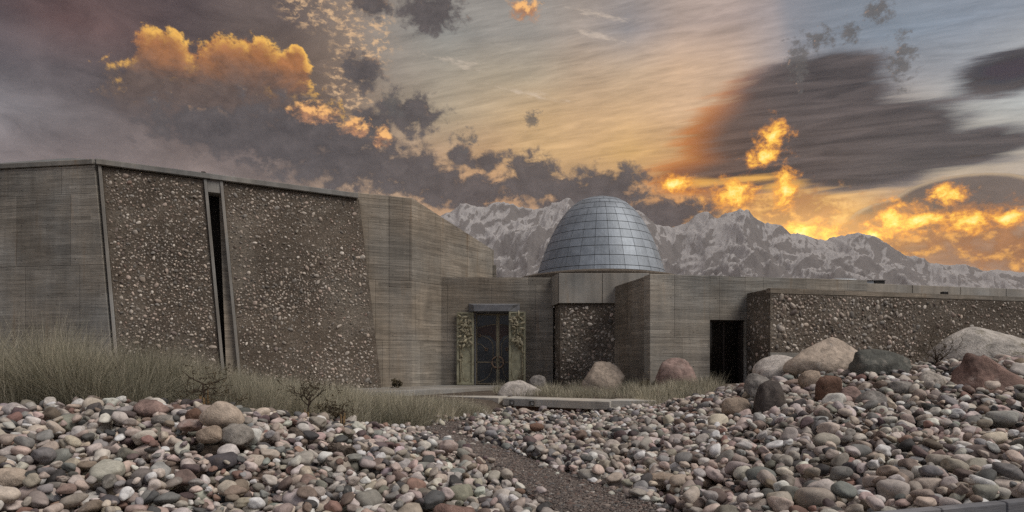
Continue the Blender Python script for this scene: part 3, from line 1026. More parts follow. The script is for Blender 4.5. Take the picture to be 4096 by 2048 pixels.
# ------------------------------------------------------------------ pebbles cast into a wall
class Pebbles:
    """half-sunk pebbles over a wall face: the big ones singly, the small ones joined"""
    def __init__(self, parent, origin, U, Vd, nrm, w, h, count, size, seed, singles=120, dens=None, sh=None):
        r = np.random.default_rng(seed)
        origin, U, Vd, nrm = (np.array(q, float) for q in (origin, U, Vd, nrm))
        org = np.array(parent['_org'])
        acc, tr, cl, off = [], [], [], 0
        pts = []
        cell = {}
        tries = 0
        sizes = np.sort(size[0] * np.exp(r.normal(size=count) * size[1]))[::-1]
        sizes = np.clip(sizes, size[0] * 0.35, size[0] * 3.0)
        items = []
        gs = size[0] * 2.4
        for sz in sizes:
            for k in range(7):
                u, v = r.uniform(sz, w - sz), r.uniform(sz, h - sz)
                if dens is not None and r.uniform() > dens(u, v):
                    continue
                ci, cj = int(u / gs), int(v / gs)
                ok = True
                for a in (-1, 0, 1):
                    for b in (-1, 0, 1):
                        for (pu, pv_, ps) in cell.get((ci + a, cj + b), ()):
                            if (pu - u) ** 2 + (pv_ - v) ** 2 < ((ps + sz) * 0.92) ** 2:
                                ok = False
                if ok:
                    cell.setdefault((ci, cj), []).append((u, v, sz))
                    items.append((u, v, sz))
                    break
        self.n = len(items)
        pal = np.clip(PALETTE * np.array([1.0, 0.97, 0.93]), 0.06, 1)
        for i, (u, v, sz) in enumerate(items):
            k = r.choice(len(PALETTE), p=PW)
            c = (pal[k] * 0.62 + np.array([0.30, 0.265, 0.225]) * 0.34) * r.uniform(0.65, 1.5)
            yaw = r.uniform(0, math.pi)
            Rm = rot_of((0, 0, 1), yaw, 0.25, r)
            ax = np.array([sz * r.uniform(1.0, 1.5), sz * r.uniform(0.7, 1.0), sz * r.uniform(0.5, 0.8)])
            basis = np.stack([U / np.linalg.norm(U), np.cross(nrm, U / np.linalg.norm(U)), nrm], 1)
            cen = origin + U * u + Vd * v + nrm * (sz * r.uniform(-0.38, -0.05))
            Mx = basis @ Rm @ np.diag(ax)
            if i < singles:
                o = bpy.data.objects.new('pebble', PEB_ME[i % NSH])
                mm = Matrix.Identity(4)
                for a in range(3):
                    for b in range(3):
                        mm[a][b] = Mx[a, b]
                    mm[a][3] = cen[a] - org[a]
                o.matrix_local = mm
                o.parent = parent
                o.color = (*c, 1)
                col.objects.link(o)
            else:
                V = SH2[i % NSH] if sz > size[0] * 0.8 else SH1[i % NSH]
                T = ICO2[1] if sz > size[0] * 0.8 else ICO1[1]
                acc.append(V @ Mx.T + cen)
                tr.append(T + off)
                off += len(V)
                cl.append(np.repeat(c[None], len(V), 0))
        if acc:
            o = mesh_np('small_pebbles', np.concatenate(acc), np.concatenate(tr), M['wall_pebble'], True, np.concatenate(cl), parent)
            o['kind'] = 'stuff'


SH1 = [worn_shape(ICO1[0], i) for i in range(NSH)]
PEB_ME = []
for i in range(NSH):
    o = mesh_np('pebble', SH2[i], ICO2[1], M['wall_pebble_obj'])
    PEB_ME.append(o.data)
    bpy.data.objects.remove(o)

# ------------------------------------------------------------------ the tall hall on the left
hall = thing('concrete_hall', (-8.5, 25.0, 0.4), 'tall windowless concrete hall with leaning pebble-faced panels and a narrow slot', 'building')
A = Vector((-13.66, 22.0, 8.15))
Bc = Vector((-3.91, 26.2, 7.98))
Cc = Vector((-0.81, 30.6, 6.64))
Dv = Vector((9.75, 4.2, 0)) / 10.616
Ev = Vector((0.80, -0.30, -7.2)) / 7.2            # lean of the panel edges, per metre of drop
Nv = Vector((Dv.y, -Dv.x, 0))                     # outwards
BASEZ = 0.2
core = MB()
_pa, _pb = A + Dv * 8.25 - Nv * 0.75, A + Dv * 8.25
_pc = _pb + (Cc - Bc)
foot = [(-21.5, 24.1), (-13.55, 22.85), (_pa.x, _pa.y), (_pa.x + 0.9, _pa.y + 4.0), (-7.5, 38.0), (-21.0, 35.0)]
core.prism(foot, BASEZ, 7.85)
core.build('wall', M['concrete'], hall)
# end block: vertical pier and the side wall whose top slopes down to the right
MB().prism([(_pb.x, _pb.y), (Bc.x, Bc.y), (Cc.x, Cc.y), (_pc.x, _pc.y)], BASEZ, [7.98, 7.98, 6.64, 6.64]).build('end_wall', M['concrete'], hall, bevel=0.035)


def PP(u, v, n):
    q = A + Dv * u + Vector((0, 0, -0.035 * u)) + Ev * v + Nv * n
    return q


def skew(mb, u0, u1, v0, v1, n0, n1, du1=0.0):
    mb.hexa([PP(u0, v0, n0), PP(u1, v0, n0), PP(u1, v0, n1), PP(u0, v0, n1), PP(u0, v1, n0), PP(u1 + du1, v1, n0), PP(u1 + du1, v1, n1), PP(u0, v1, n1)])
    return mb


VB = 7.7
# left leaning slab with boards
Lv = Vector((-3.64, 0.57, 0)).normalized()


def LP(a, v, n):
    nl = Vector((-Lv.y, Lv.x, 0)) * -1.0
    nl = Vector((Lv.y, -Lv.x, 0))
    if nl.y > 0:
        nl = -nl
    return A + Lv * a + Ev * v * Vector((1, 1, 1)).x + nl * n


mb = MB()
mb.hexa([LP(0, 0.16, 0.16), LP(8, 0.16, 0.16), LP(8, 0.16, -0.5), LP(0, 0.16, -0.5), LP(-0.03, VB, 0.16), LP(8.8, VB, 0.16), LP(8.8, VB, -0.5), LP(-0.03, VB, -0.5)])
mb.build('board_marked_slab', M['concrete_light'], hall, bevel=0.012)  # paler concrete here makes up in colour for the light this face lacks
# light corner rib
skew(MB(), 0.02, 0.12, 0.16, VB, -0.4, 0.22).build('corner_rib', M['trim'], hall, bevel=0.012)
# pebble panels
p1 = skew(MB(), 0.13, 3.15, 0.2, VB, -0.9, 0.15).build('pebble_panel', M['matrix'], hall)
p2 = skew(MB(), 3.78, 8.50, 0.2, VB, -0.9, 0.15, 0.12).build('pebble_panel', M['matrix'], hall)
# slot: ribs, lintel, sloping back plate, dark void
skew(MB(), 3.16, 3.26, 0.18, VB, -0.5, 0.24).build('slot_rib', M['trim'], hall, bevel=0.01)
skew(MB(), 3.67, 3.77, 0.18, VB, -0.5, 0.24).build('slot_rib', M['trim'], hall, bevel=0.01)
skew(MB(), 3.26, 3.67, 0.18, 0.62, -0.4, 0.20).build('slot_lintel', M['trim'], hall, bevel=0.01)
mb = MB()
mb.hexa([PP(3.61, 0.62, -0.25), PP(3.67, 0.62, -0.25), PP(3.67, 0.62, -0.1), PP(3.61, 0.62, -0.1), PP(3.27, VB, -0.25), PP(3.67, VB, -0.25), PP(3.67, VB, 0.10), PP(3.27, VB, 0.10)])
mb.build('slot_back', M['concrete'], hall)
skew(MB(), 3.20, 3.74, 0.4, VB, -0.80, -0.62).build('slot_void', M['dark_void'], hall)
# coping along both faces
cop = skew(MB(), -0.02, 8.45, -0.02, 0.17, -0.5, 0.30)
cop.build('coping', M['trim'], hall, bevel=0.015)
mb = MB()
mb.hexa([LP(0.02, -0.02, 0.22), LP(8, -0.02, 0.22), LP(8, -0.02, -0.4), LP(0.02, -0.02, -0.4), LP(0.02, 0.15, 0.22), LP(8, 0.15, 0.22), LP(8, 0.15, -0.4), LP(0.02, 0.15, -0.4)])
mb.build('coping', M['trim'], hall, bevel=0.015)
# low roof
r1 = Vector(at(270, 632, 23.6))
r2 = Vector(at(1250, 748, 26.9))
e0, e1 = PP(0, -0.03, 0.12), PP(8.45, -0.03, 0.12)
mb = MB()
vs = [(-21.5, 23.2, 8.17), tuple(e0), tuple(e1), tuple(r1), tuple(r2), (-21.4, 25.5, 8.60), (-21, 35, 8.0), (-9, 35, 7.8), tuple(PP(8.45, -0.03, -0.9))]
fs = [(0, 1, 3, 5), (1, 2, 4, 3), (2, 8, 4), (5, 3, 6), (3, 4, 7, 6), (4, 8, 7)]
mb.add(vs, fs)
mb.build('roof', M['roofmetal'], hall)
q = PP(3.15, -0.06, 0.0)
MB().box(q.x - 0.06, q.x + 0.06, q.y, q.y + 0.12, q.z - 0.05, q.z + 0.07).build('roof_bracket', M['black'], hall)
q = Cc
MB().box(q.x - 0.05, q.x + 0.09, q.y - 0.1, q.y + 0.1, 5.3, 5.95).build('rainwater_head', M['concrete'], hall)
# shutter joint lines on the pier and the side wall: slightly proud pours, toned darker to paint in the corner's shade
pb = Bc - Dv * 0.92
for (c0, c1, z0, z1, pr, nm_, mt_) in ((pb, Bc - Dv * 0.036, 4.45, 7.93, 0.016, 'upper_pour', 'concrete_dark'), (pb, Bc - Dv * 0.036, 0.3, 4.43, 0.010, 'lower_shade_panel', 'concrete_shade')):
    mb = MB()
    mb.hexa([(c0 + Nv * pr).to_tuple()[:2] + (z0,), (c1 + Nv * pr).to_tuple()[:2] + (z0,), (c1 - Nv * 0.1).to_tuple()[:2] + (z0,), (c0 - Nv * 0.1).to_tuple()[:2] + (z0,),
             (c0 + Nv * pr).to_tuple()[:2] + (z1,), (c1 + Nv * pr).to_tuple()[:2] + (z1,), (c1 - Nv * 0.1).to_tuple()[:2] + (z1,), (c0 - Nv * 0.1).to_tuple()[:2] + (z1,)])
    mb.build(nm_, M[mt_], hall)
nrm = Dv.cross(Ev)
nrm = nrm / nrm.length
if nrm.y > 0:
    nrm = -nrm


def dens1(u, v):
    return 0.45 + 0.55 * math.exp(-((v - 3.4) / 1.6) ** 2) + 0.35 * (v < 0.9)


Us = Dv + Vector((0, 0, -0.035))
Pebbles(p1, PP(0.16, 0.24, 0.15), Us, Ev, nrm, 2.96, 7.2, 1600, (0.034, 0.40), 21, 130, dens1)
Pebbles(p2, PP(3.81, 0.24, 0.15), Us, Ev, nrm, 4.68, 7.2, 2500, (0.033, 0.40), 22, 170, lambda u, v: 0.6 + 0.4 * math.sin(v * 1.7 + u * 0.8))

# ------------------------------------------------------------------ entrance wing
FLOOR = 0.57
YE = 27.6
ent = thing('entrance_wing', (-0.6, 27.8, FLOOR), 'low brown concrete entrance wing with a recessed double doorway', 'building')
xl, xr, xo0, xo1 = -2.95, 1.70, -1.54, 0.15
ztop, zdoor = 5.02, 3.57
mb = MB()
mb.hexa([(xl, YE, 0.3), (xo0, YE, 0.3), (xo0, YE + 0.6, 0.3), (xl, YE + 0.6, 0.3), (xl, YE, ztop), (xo0, YE, ztop), (xo0, YE + 0.6, ztop), (xl, YE + 0.6, ztop)])
mb.build('wall', M['concrete'], ent)
MB().box(xo1, xr, YE, YE + 0.6, 0.3, ztop).build('wall', M['concrete'], ent)
MB().box(xo0, xo1, YE, YE + 0.6, zdoor, ztop).build('wall', M['concrete'], ent)
MB().prism([(xl, YE + 0.6), (xr, YE + 0.6), (5.0, 31), (5.0, 36), (-4, 36)], 4.7, 5.0).build('roof', M['roofmetal'], ent)
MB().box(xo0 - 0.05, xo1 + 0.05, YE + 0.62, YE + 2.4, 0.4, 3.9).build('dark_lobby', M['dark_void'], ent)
MB().box(xo0, xo0 + 0.03, YE - 0.03, YE + 0.6, FLOOR, zdoor).build('door_reveal', M['steel'], ent)
MB().box(xo0 + 0.03, xo1, YE - 0.02, YE + 0.6, zdoor - 0.03, zdoor - 0.002).build('door_reveal', M['steel'], ent)
# splayed steel hood
hx0, hx1 = -1.80, 0.33
mb = MB()
vs = [(hx0, YE - 0.01, 3.93), (hx1, YE - 0.01, 3.93), (hx1, YE - 0.01, 3.58), (hx0, YE - 0.01, 3.58),
      (hx0 + 0.22, YE - 0.38, 3.86), (hx1 - 0.30, YE - 0.38, 3.86), (hx1 - 0.44, YE - 0.38, 3.585), (hx0 + 0.24, YE - 0.38, 3.585)]
mb.add(vs, [(0, 1, 5, 4), (4, 5, 6, 7), (1, 2, 6, 5), (3, 0, 4, 7), (2, 3, 7, 6), (0, 3, 2, 1)])
mb.build('door_hood', M['steel'], ent, bevel=0.012)

# double glazed door
YD = YE + 0.34
ddoor = thing('double_door', (-0.6, YD, FLOOR), 'glazed double door with curved metalwork and a ring handle under the steel hood', 'door')
xc = -0.595
for sgn in (-1, 1):
    x0, x1 = (xo0 + 0.035, xc - 0.02) if sgn < 0 else (xc + 0.02, xo1 - 0.02)
    leaf = MB()
    for b in ((x0, x0 + 0.05, FLOOR + 0.01, zdoor - 0.04), (x1 - 0.05, x1, FLOOR + 0.01, zdoor - 0.04), (x0 + 0.05, x1 - 0.05, FLOOR + 0.01, FLOOR + 0.07), (x0 + 0.05, x1 - 0.05, zdoor - 0.10, zdoor - 0.04)):
        leaf.box(b[0], b[1], YD - 0.03, YD + 0.03, b[2], b[3])
    lf = leaf.build('door_leaf', M['doorframe'], ddoor)
    MB().box(x0 + 0.04, x1 - 0.04, YD + 0.004, YD + 0.014, FLOOR + 0.06, zdoor - 0.09).build('glass_pane', M['glass_blue'], lf)
    inner = x1 if sgn < 0 else x0
    outer = x0 if sgn < 0 else x1
    # dark red field between the arches
    arc = []
    for i in range(13):
        t = i / 12
        arc.append((outer + (inner - outer) * t, YD - 0.012, 2.93 + 0.16 * math.sin(t * math.pi / 2)))
    vs = arc + [(outer, YD - 0.012, 2.55), (inner, YD - 0.012, 2.28)]
    mb = MB().add([(q[0], YD - 0.002, q[2]) for q in arc] + [(inner, YD - 0.002, 2.30), (inner - (inner - outer) * 0.35, YD - 0.002, 2.62), (outer, YD - 0.002, 2.66)], [tuple(range(16))])
    mb.build('red_glass', M['glass_red'], lf)
    mb = MB()
    mb.tube(arc, 0.016, 6)
    # long side curve from flower down through the ring to the outer foot
    cv = []
    for i in range(10):
        t = i / 9
        an = t * math.pi / 2
        cv.append((inner - (inner - outer) * (0.20 + 0.66 * (1 - math.sin(an))), YD - 0.015, 2.16 + 0.46 * math.cos(an)))
    cv.append((inner - (inner - outer) * 0.20, YD - 0.015, 1.75))
    mb.tube(cv, 0.016, 6)
    cv = []
    for i in range(10):
        t = i / 9
        an = t * math.pi / 2
        cv.append((inner - (inner - outer) * (0.26 + 0.74 * (1 - math.cos(an))), YD - 0.015, 1.30 - 0.62 * math.sin(an)))
    mb.tube(cv, 0.014, 6)
    cv = [(outer + (inner - outer) * 0.02, YD - 0.015, 2.28), (outer + (inner - outer) * 0.25, YD - 0.015, 2.25), (outer + (inner - outer) * 0.42, YD - 0.015, 2.10)]
    mb.tube(cv, 0.013, 6)
    mb.box(min(inner, outer), max(inner, outer), YD - 0.03, YD - 0.005, 1.49, 1.53)
    mb.build('curved_metalwork', M['doorframe'], lf)
    for fx, fz in ((0.16, 2.62), (0.48, 2.04)):
        fl_ = MB()
        for k in range(6):
            an = k * 1.047
            cx_, cz_ = outer + (inner - outer) * fx + 0.055 * math.cos(an), fz + 0.055 * math.sin(an)
            fl_.tube([(cx_, YD - 0.05, cz_ - 0.035), (cx_ + 0.01, YD - 0.07, cz_), (cx_, YD - 0.05, cz_ + 0.035)], [0.012, 0.035, 0.01], 6)
        fl_.build('metal_flower', M['copper'], lf, smooth=True)
    ring = []
    a0 = math.pi / 2 if sgn < 0 else -math.pi / 2
    for i in range(13):
        an = a0 + math.pi * i / 12
        ring.append((xc + sgn * 0.03 + 0.21 * math.cos(an), YD - 0.06, 1.50 + 0.23 * math.sin(an)))
    MB().tube(ring, 0.042, 7).build('ring_handle', M['copper'], lf, smooth=True)
MB().box(xc - 0.018, xc + 0.018, YD - 0.05, YD + 0.03, FLOOR + 0.01, zdoor - 0.04).build('meeting_stile', M['bronze'], ddoor)

# two bronze shutters with cast leaves
leaf_me = None


def leaf_mesh():
    mb = MB()
    pr = [(-0.5, 0.02), (-0.3, 0.14), (0.0, 0.2), (0.3, 0.13), (0.5, 0.0)]
    vs = []
    for (t, w) in pr:
        bend = 0.12 * math.sin((t + 0.5) * math.pi)
        vs += [(w, -bend - 0.02, t), (0, -bend - 0.09, t), (-w, -bend - 0.02, t)]
    fs = []
    for i in range(4):
        a, b = i * 3, i * 3 + 3
        fs += [(a, a + 1, b + 1, b), (a + 1, a + 2, b + 2, b + 1)]
    back = len(vs)
    vs += [(q[0], q[1] + 0.07, q[2]) for q in vs]
    fs += [tuple(i + back for i in f[::-1]) for f in fs]
    return mb.add(vs, fs)


tmp = leaf_mesh().build('leaf', M['leafmetal'], None, smooth=True)
leaf_me = tmp.data
bpy.data.objects.remove(tmp)
for side, (sx0, sx1, sy) in enumerate(((-2.275, -1.575, YE - 0.11), (-0.13, 0.555, YE - 0.42))):
    nm = ('bronze shutter with cast leaves, folded open left of the glazed door', 'bronze shutter with cast leaves, right of the glazed door behind the white boulder')[side]
    sh = thing('door_shutter', ((sx0 + sx1) / 2, sy, FLOOR), nm, 'shutter', 'leaf-relief shutters of the entrance')
    MB().box(sx0, sx1, sy, sy + 0.05, FLOOR + 0.01, 3.56).build('panel', M['bronze'], sh)
    fr = MB()
    for b in ((sx0, sx0 + 0.09, FLOOR + 0.01, 3.56), (sx1 - 0.09, sx1, FLOOR + 0.01, 3.56), (sx0 + 0.09, sx1 - 0.09, FLOOR + 0.01, FLOOR + 0.10), (sx0 + 0.09, sx1 - 0.09, 3.50, 3.56)):
        fr.box(b[0], b[1], sy - 0.05, sy - 0.002, b[2], b[3])
    fr.build('frame', M['bronze'], sh, bevel=0.006)
    r = random.Random(40 + side)
    st = MB()
    stem_x = sx0 + 0.14 if side == 0 else sx1 - 0.14
    mid = (sx0 + sx1) / 2
    st.tube([(stem_x, sy - 0.02, FLOOR + 0.12), (stem_x + 0.01, sy - 0.03, 1.4), (stem_x, sy - 0.03, 2.1), (mid, sy - 0.05, 2.7), (mid + 0.05, sy - 0.04, 3.4)], [0.02, 0.024, 0.03, 0.026, 0.012], 6)
    st.tube([(stem_x, sy - 0.03, 2.0), (mid + (mid - stem_x) * 0.3, sy - 0.04, 2.35), (mid + (mid - stem_x) * 0.8, sy - 0.04, 2.8)], [0.022, 0.02, 0.01], 6)
    ov = [(mid + (0.05 if side == 0 else -0.05) + 0.2 * math.cos(a_ * 0.2618), sy - 0.004, 1.45 + 0.72 * math.sin(a_ * 0.2618)) for a_ in range(24)]
    st.tube(ov, 0.012, 5, closed=True)
    st.build('vine_stem', M['leafmetal'], sh, smooth=True)
    for k in range(46):
        z = 2.1 + 1.36 * r.random() ** 0.8 if k < 40 else r.uniform(0.8, 2.0)
        x = r.uniform(sx0 + 0.10, sx1 - 0.10) if k < 40 else stem_x + r.uniform(-0.06, 0.08)
        o = bpy.data.objects.new('leaf', leaf_me)
        o.parent = sh
        o.location = (x - sh.location.x, -0.03 - r.random() * 0.07, z - sh.location.z)
        o.rotation_euler = (r.uniform(-0.5, 0.5), r.uniform(-2.6, 2.6), r.uniform(-0.6, 0.6))
        sc_ = r.uniform(0.20, 0.34) * (1 if k < 40 else 0.6)
        o.scale = (sc_ * 0.9, sc_, sc_)
        col.objects.link(o)

# ------------------------------------------------------------------ fascia block with pebble wall under it
bay = thing('pebble_bay', (3.2, 26.5, 0.5), 'recessed pebble-faced bay under a smooth pale precast fascia', 'building')
YF = 26.3
zt, zb_ = 5.02, 3.84
MB().box(1.84, 3.545, YF, YF + 0.22, zb_, zt).build('fascia_panel', M['precast'], bay, bevel=0.012)
MB().box(3.565, 5.4, YF, YF + 0.22, zb_, zt).build('fascia_panel', M['precast'], bay, bevel=0.012)
mb = MB().hexa([(1.815, YF + 0.01, zb_), (1.815, YF + 0.24, zb_), (1.70, YE + 0.1, zb_), (1.60, YE + 0.1, zb_), (1.815, YF + 0.01, zt), (1.815, YF + 0.24, zt), (1.70, YE + 0.1, zt), (1.60, YE + 0.1, zt)])
mb = MB().prism([(1.825, YF + 0.012), (1.835, YF + 0.25), (1.75, YE + 0.05), (1.62, YE + 0.05)], zb_, zt)
mb.build('fascia_return', M['precast'], bay, bevel=0.01)
bw = MB().prism([(1.90, YF + 0.10), (5.3, YF + 0.10), (5.3, YE + 0.6), (1.72, YE + 0.6)], 0.2, zb_ - 0.03).build('pebble_wall', M['matrix'], bay)
MB().prism([(1.85, YF + 0.24), (5.3, YF + 0.24), (5.6, 31), (1.8, 31)], 4.6, 4.95).build('roof', M['roofmetal'], bay)
Pebbles(bw, (1.92, YF + 0.10, 0.4), (1, 0, 0), (0, 0, 1), (0, -1, 0), 2.9, 3.36, 480, (0.044, 0.40), 31, 110)
Pebbles(bw, (1.735, YE + 0.5, 0.4), Vector((0.17, -1.6, 0)).normalized(), (0, 0, 1), (-1, -0.1, 0), 1.5, 3.3, 90, (0.05, 0.3), 32, 0)

# ------------------------------------------------------------------ dome on its drum
DC = Vector((4.52, 34.0, 5.80))
dome = thing('metal_dome', tuple(DC), 'egg-shaped dome of riveted grey metal panels', 'dome')
RD, HD = 3.28, 4.06


def dome_pt(t, a, off=0.0):
    h = t
    r_ = (RD + off) * max(1 - h, 0.0) ** 0.37
    return (DC.x + r_ * math.sin(a), DC.y - r_ * math.cos(a), DC.z + (HD + off) * h)


mb = MB()
NT_, NA = 26, 64
vs, fs = [], []
ts = [1 - (1 - i / NT_) ** 1.6 for i in range(NT_)]
for t in ts:
    vs += [dome_pt(t, 2 * math.pi * k / NA, -0.03) for k in range(NA)]
vs.append(dome_pt(1, 0, -0.03))
for i in range(NT_ - 1):
    for k in range(NA):
        fs.append((i * NA + k, i * NA + (k + 1) % NA, (i + 1) * NA + (k + 1) % NA, (i + 1) * NA + k))
for k in range(NA):
    fs.append(((NT_ - 1) * NA + k, (NT_ - 1) * NA + (k + 1) % NA, NT_ * NA))
mb.add(vs, fs).build('seam_shell', M['seam'], dome, smooth=True)
rows = [0.0, 0.05, 0.172, 0.288, 0.39, 0.495, 0.595, 0.692, 0.785, 0.862, 0.918, 0.962, 0.988]
rd = random.Random(5)
for i in range(len(rows) - 1):
    t0, t1 = rows[i], rows[i + 1]
    npan = 28 if i < 8 else (20 if i < 10 else 12)
    off = 0.5 if i % 2 and i > 7 else 0.0
    for k in range(npan):
        a0 = 2 * math.pi * (k + off) / npan
        a1 = a0 + 2 * math.pi / npan
        gap = 0.009 / (RD * max(1 - t0, 0.02) ** 0.37)
        gt = 0.0035
        j = 0.0
        mb = MB()
        vs, fs = [], []
        for tt in (t0 + gt, (t0 + t1) / 2, t1 - gt):
            for m_ in range(5):
                vs.append(dome_pt(tt, a0 + gap + (a1 - a0 - 2 * gap) * m_ / 4, j))
        for rr in range(2):
            for m_ in range(4):
                fs.append((rr * 5 + m_, rr * 5 + m_ + 1, rr * 5 + 5 + m_ + 1, rr * 5 + 5 + m_))
        mb.add(vs, fs)
        # turned-down edges give each sheet its thickness
        ring_ = [0, 1, 2, 3, 4, 9, 14, 13, 12, 11, 10, 5]
        base_n = len(mb.v)
        lo = []
        for q_ in ring_:
            p_ = Vector(mb.v[q_])
            nn_ = Vector((p_.x - DC.x, p_.y - DC.y, 0.7 * (p_.z - DC.z))).normalized()
            lo.append(tuple(p_ - nn_ * 0.025))
        mb.v += lo
        for q_ in range(12):
            mb.f.append((ring_[q_], ring_[(q_ + 1) % 12], base_n + (q_ + 1) % 12, base_n + q_))
        mb.build('panel', M['dome'], dome, smooth=False)
mb = MB()
vs = [dome_pt(0.99, 2 * math.pi * k / 20) for k in range(20)] + [dome_pt(0.999, 2 * math.pi * k / 20) for k in range(20)] + [dome_pt(1, 0, 0.0)]
mb.add(vs, [(k, (k + 1) % 20, 20 + (k + 1) % 20, 20 + k) for k in range(20)] + [(20 + k, 20 + (k + 1) % 20, 40) for k in range(20)])
mb.build('crown_cap', M['dome'], dome)
drum = MB()
prof_ = [(4.05, 4.6), (4.15, 5.60), (4.08, 5.67), (3.1, 5.84)]
vs, fs = [], []
for (r_, z_) in prof_:
    vs += [(DC.x - 0.15 + r_ * math.sin(2 * math.pi * k / 72), DC.y - r_ * math.cos(2 * math.pi * k / 72), z_) for k in range(72)]
for i in range(3):
    for k in range(72):
        fs.append((i * 72 + k, i * 72 + (k + 1) % 72, (i + 1) * 72 + (k + 1) % 72, (i + 1) * 72 + k))
drum.add(vs, fs).build('drum', M['matrix'], dome, smooth=False)

# ------------------------------------------------------------------ right-hand concrete block with a dark doorway
blk = thing('concrete_block_wing', (7.5, 23.4, 0.5), 'low grey board-marked concrete wing with a dark doorway', 'building')
b0, b1 = Vector((4.65, 22.5, 0)), Vector((12.9, 24.22, 0))
bu = (b1 - b0).normalized()
bn = Vector((bu.y, -bu.x, 0))
blen = (b1 - b0).length
ZB = 4.5


def BP(u, z, n):
    q = b0 + bu * u + bn * n
    return (q.x, q.y, z)


def bbox(mb, u0, u1, z0, z1, n0, n1):
    mb.hexa([BP(u0, z0, n1), BP(u1, z0, n1), BP(u1, z0, n0), BP(u0, z0, n0), BP(u0, z1, n1), BP(u1, z1, n1), BP(u1, z1, n0), BP(u0, z1, n0)])
    return mb


d0, d1, dz1 = 2.206, 3.533, 2.985
bbox(MB(), 0, d0, 0.2, ZB, -0.5, 0).build('wall', M['concrete_light'], blk, bevel=0.012)
bbox(MB(), d0 + 0.004, d1, dz1, ZB - 0.002, -0.5, -0.006).build('wall', M['concrete_light'], blk)
bbox(MB(), d1 + 0.004, blen, 0.2, ZB, -0.5, 0).build('wall', M['concrete_light'], blk, bevel=0.012)
mb = MB().prism([(4.66, 22.99), (5.1, 23.1), (4.75, 30), (3.62, 30), (4.13, 25.8)], 0.2, ZB - 0.004)
mb.build('wall', M['concrete'], blk)
MB().prism([(5.0, 23.1), (12.85, 24.75), (12.5, 30), (4.7, 30)], 4.1, 4.35).build('roof', M['roofmetal'], blk)
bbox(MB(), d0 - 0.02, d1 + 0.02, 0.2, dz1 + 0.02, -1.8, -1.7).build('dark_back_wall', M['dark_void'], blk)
fr = MB()
bbox(fr, d0 + 0.005, d0 + 0.06, 0.4, dz1 - 0.002, -0.34, -0.22)
bbox(fr, d1 - 0.10, d1 - 0.002, 0.4, dz1 - 0.002, -0.34, -0.10)
bbox(fr, d0 + 0.06, d1 - 0.10, dz1 - 0.07, dz1 - 0.002, -0.34, -0.22)
bbox(fr, d0 + 0.62, d0 + 0.68, 0.4, dz1 - 0.07, -0.32, -0.24)
fr.build('door_frame', M['darkframe'], blk)
bbox(MB(), d0 + 0.06, d0 + 0.62, 0.4, dz1 - 0.07, -0.29, -0.27).build('glass_pane', M['glass_dark'], blk)
bbox(MB(), d0 + 0.68, d1 - 0.10, 0.4, dz1 - 0.07, -0.29, -0.27).build('glass_pane', M['glass_dark'], blk)

# parapet of precast panels behind
par = thing('precast_parapet', (17.0, 26.0, 4.0), 'long parapet of pale precast panels above the pebble wall at right', 'parapet')
q0, q1 = Vector((13.0, 24.95, 0)), Vector((21.6, 27.38, 0))
pu = (q1 - q0).normalized()
pn = Vector((pu.y, -pu.x, 0))
joints = [0.0]
for pxj in (3650, 3842, 4025):
    t_ = (pxj - 2048) / F
    u_ = (t_ * q0.y - q0.x) / (pu.x - t_ * pu.y)
    joints.append(u_)
joints.append((q1 - q0).length)
for i in range(len(joints) - 1):
    ua, ub = joints[i] + 0.012, joints[i + 1] - 0.012
    c = [q0 + pu * ua, q0 + pu * ub, q0 + pu * ub - pn * 0.2, q0 + pu * ua - pn * 0.2]
    MB().prism([(k.x, k.y) for k in c], 3.2, 4.48).build('panel', M['precast'], par, bevel=0.01)
c = [q0 - pn * 0.22, q1 - pn * 0.22, q1 - pn * 2.5, q0 - pn * 2.5]
MB().prism([(k.x, k.y) for k in c], 3.3, 4.2).build('roof', M['roofmetal'], par)

# ------------------------------------------------------------------ pebble-faced wing on the right
wing = thing('pebble_wing', (12.0, 23.0, 0.6), 'long low pebble-faced wing behind the boulders at right', 'building')
w0, w1 = Vector((8.36, 21.6, 0)), Vector((21.0, 25.28, 0))
wu = (w1 - w0).normalized()
wn_ = Vector((wu.y, -wu.x, 0))
ws = Vector((8.16, 23.19, 0))
ZW = 3.91
c = [w0, w1, w1 - wn_ * 1.0, Vector((12.9, 24.15, 0)), ws]
ww = MB().prism([(w0.x, w0.y), (w1.x, w1.y), ((w1 - wn_ * 1.6).x, (w1 - wn_ * 1.6).y), (ws.x + 0.3, ws.y + 0.02), (ws.x, ws.y)], 0.3, ZW).build('pebble_wall', M['matrix'], wing)
c = [w0 + wn_ * 0.012, w1 + wn_ * 0.012, w1 - wn_ * 0.2, w0 - wn_ * 0.2]
MB().prism([(k.x, k.y) for k in c], ZW - 0.14, ZW + 0.02).build('top_band', M['concrete'], wing)
c = [w0 + wn_ * 0.02 - wu * 0.01, w0 + wn_ * 0.02 + wu * 2.4, w0 - wn_ * 0.1 + wu * 2.4, w0 - wn_ * 0.1 - wu * 0.01]
MB().prism([(k.x, k.y) for k in c], 0.3, 1.84).build('plinth', M['concrete_light'], wing)
wlen = (w1 - w0).length
Pebbles(ww, tuple(w0 + Vector((0, 0, 1.0)) + wu * 0.02), tuple(wu), (0, 0, 1), tuple(wn_), 6.2, 2.76, 1000, (0.041, 0.42), 51, 170, lambda u, v: 1.0 if (u > 2.5 or v > 0.9) else 0.0)
Pebbles(ww, tuple(w0 + Vector((0, 0, 1.0)) + wu * 6.2), tuple(wu), (0, 0, 1), tuple(wn_), 6.8, 2.76, 900, (0.034, 0.42), 52, 60)
sd_ = (w0 - ws).normalized()
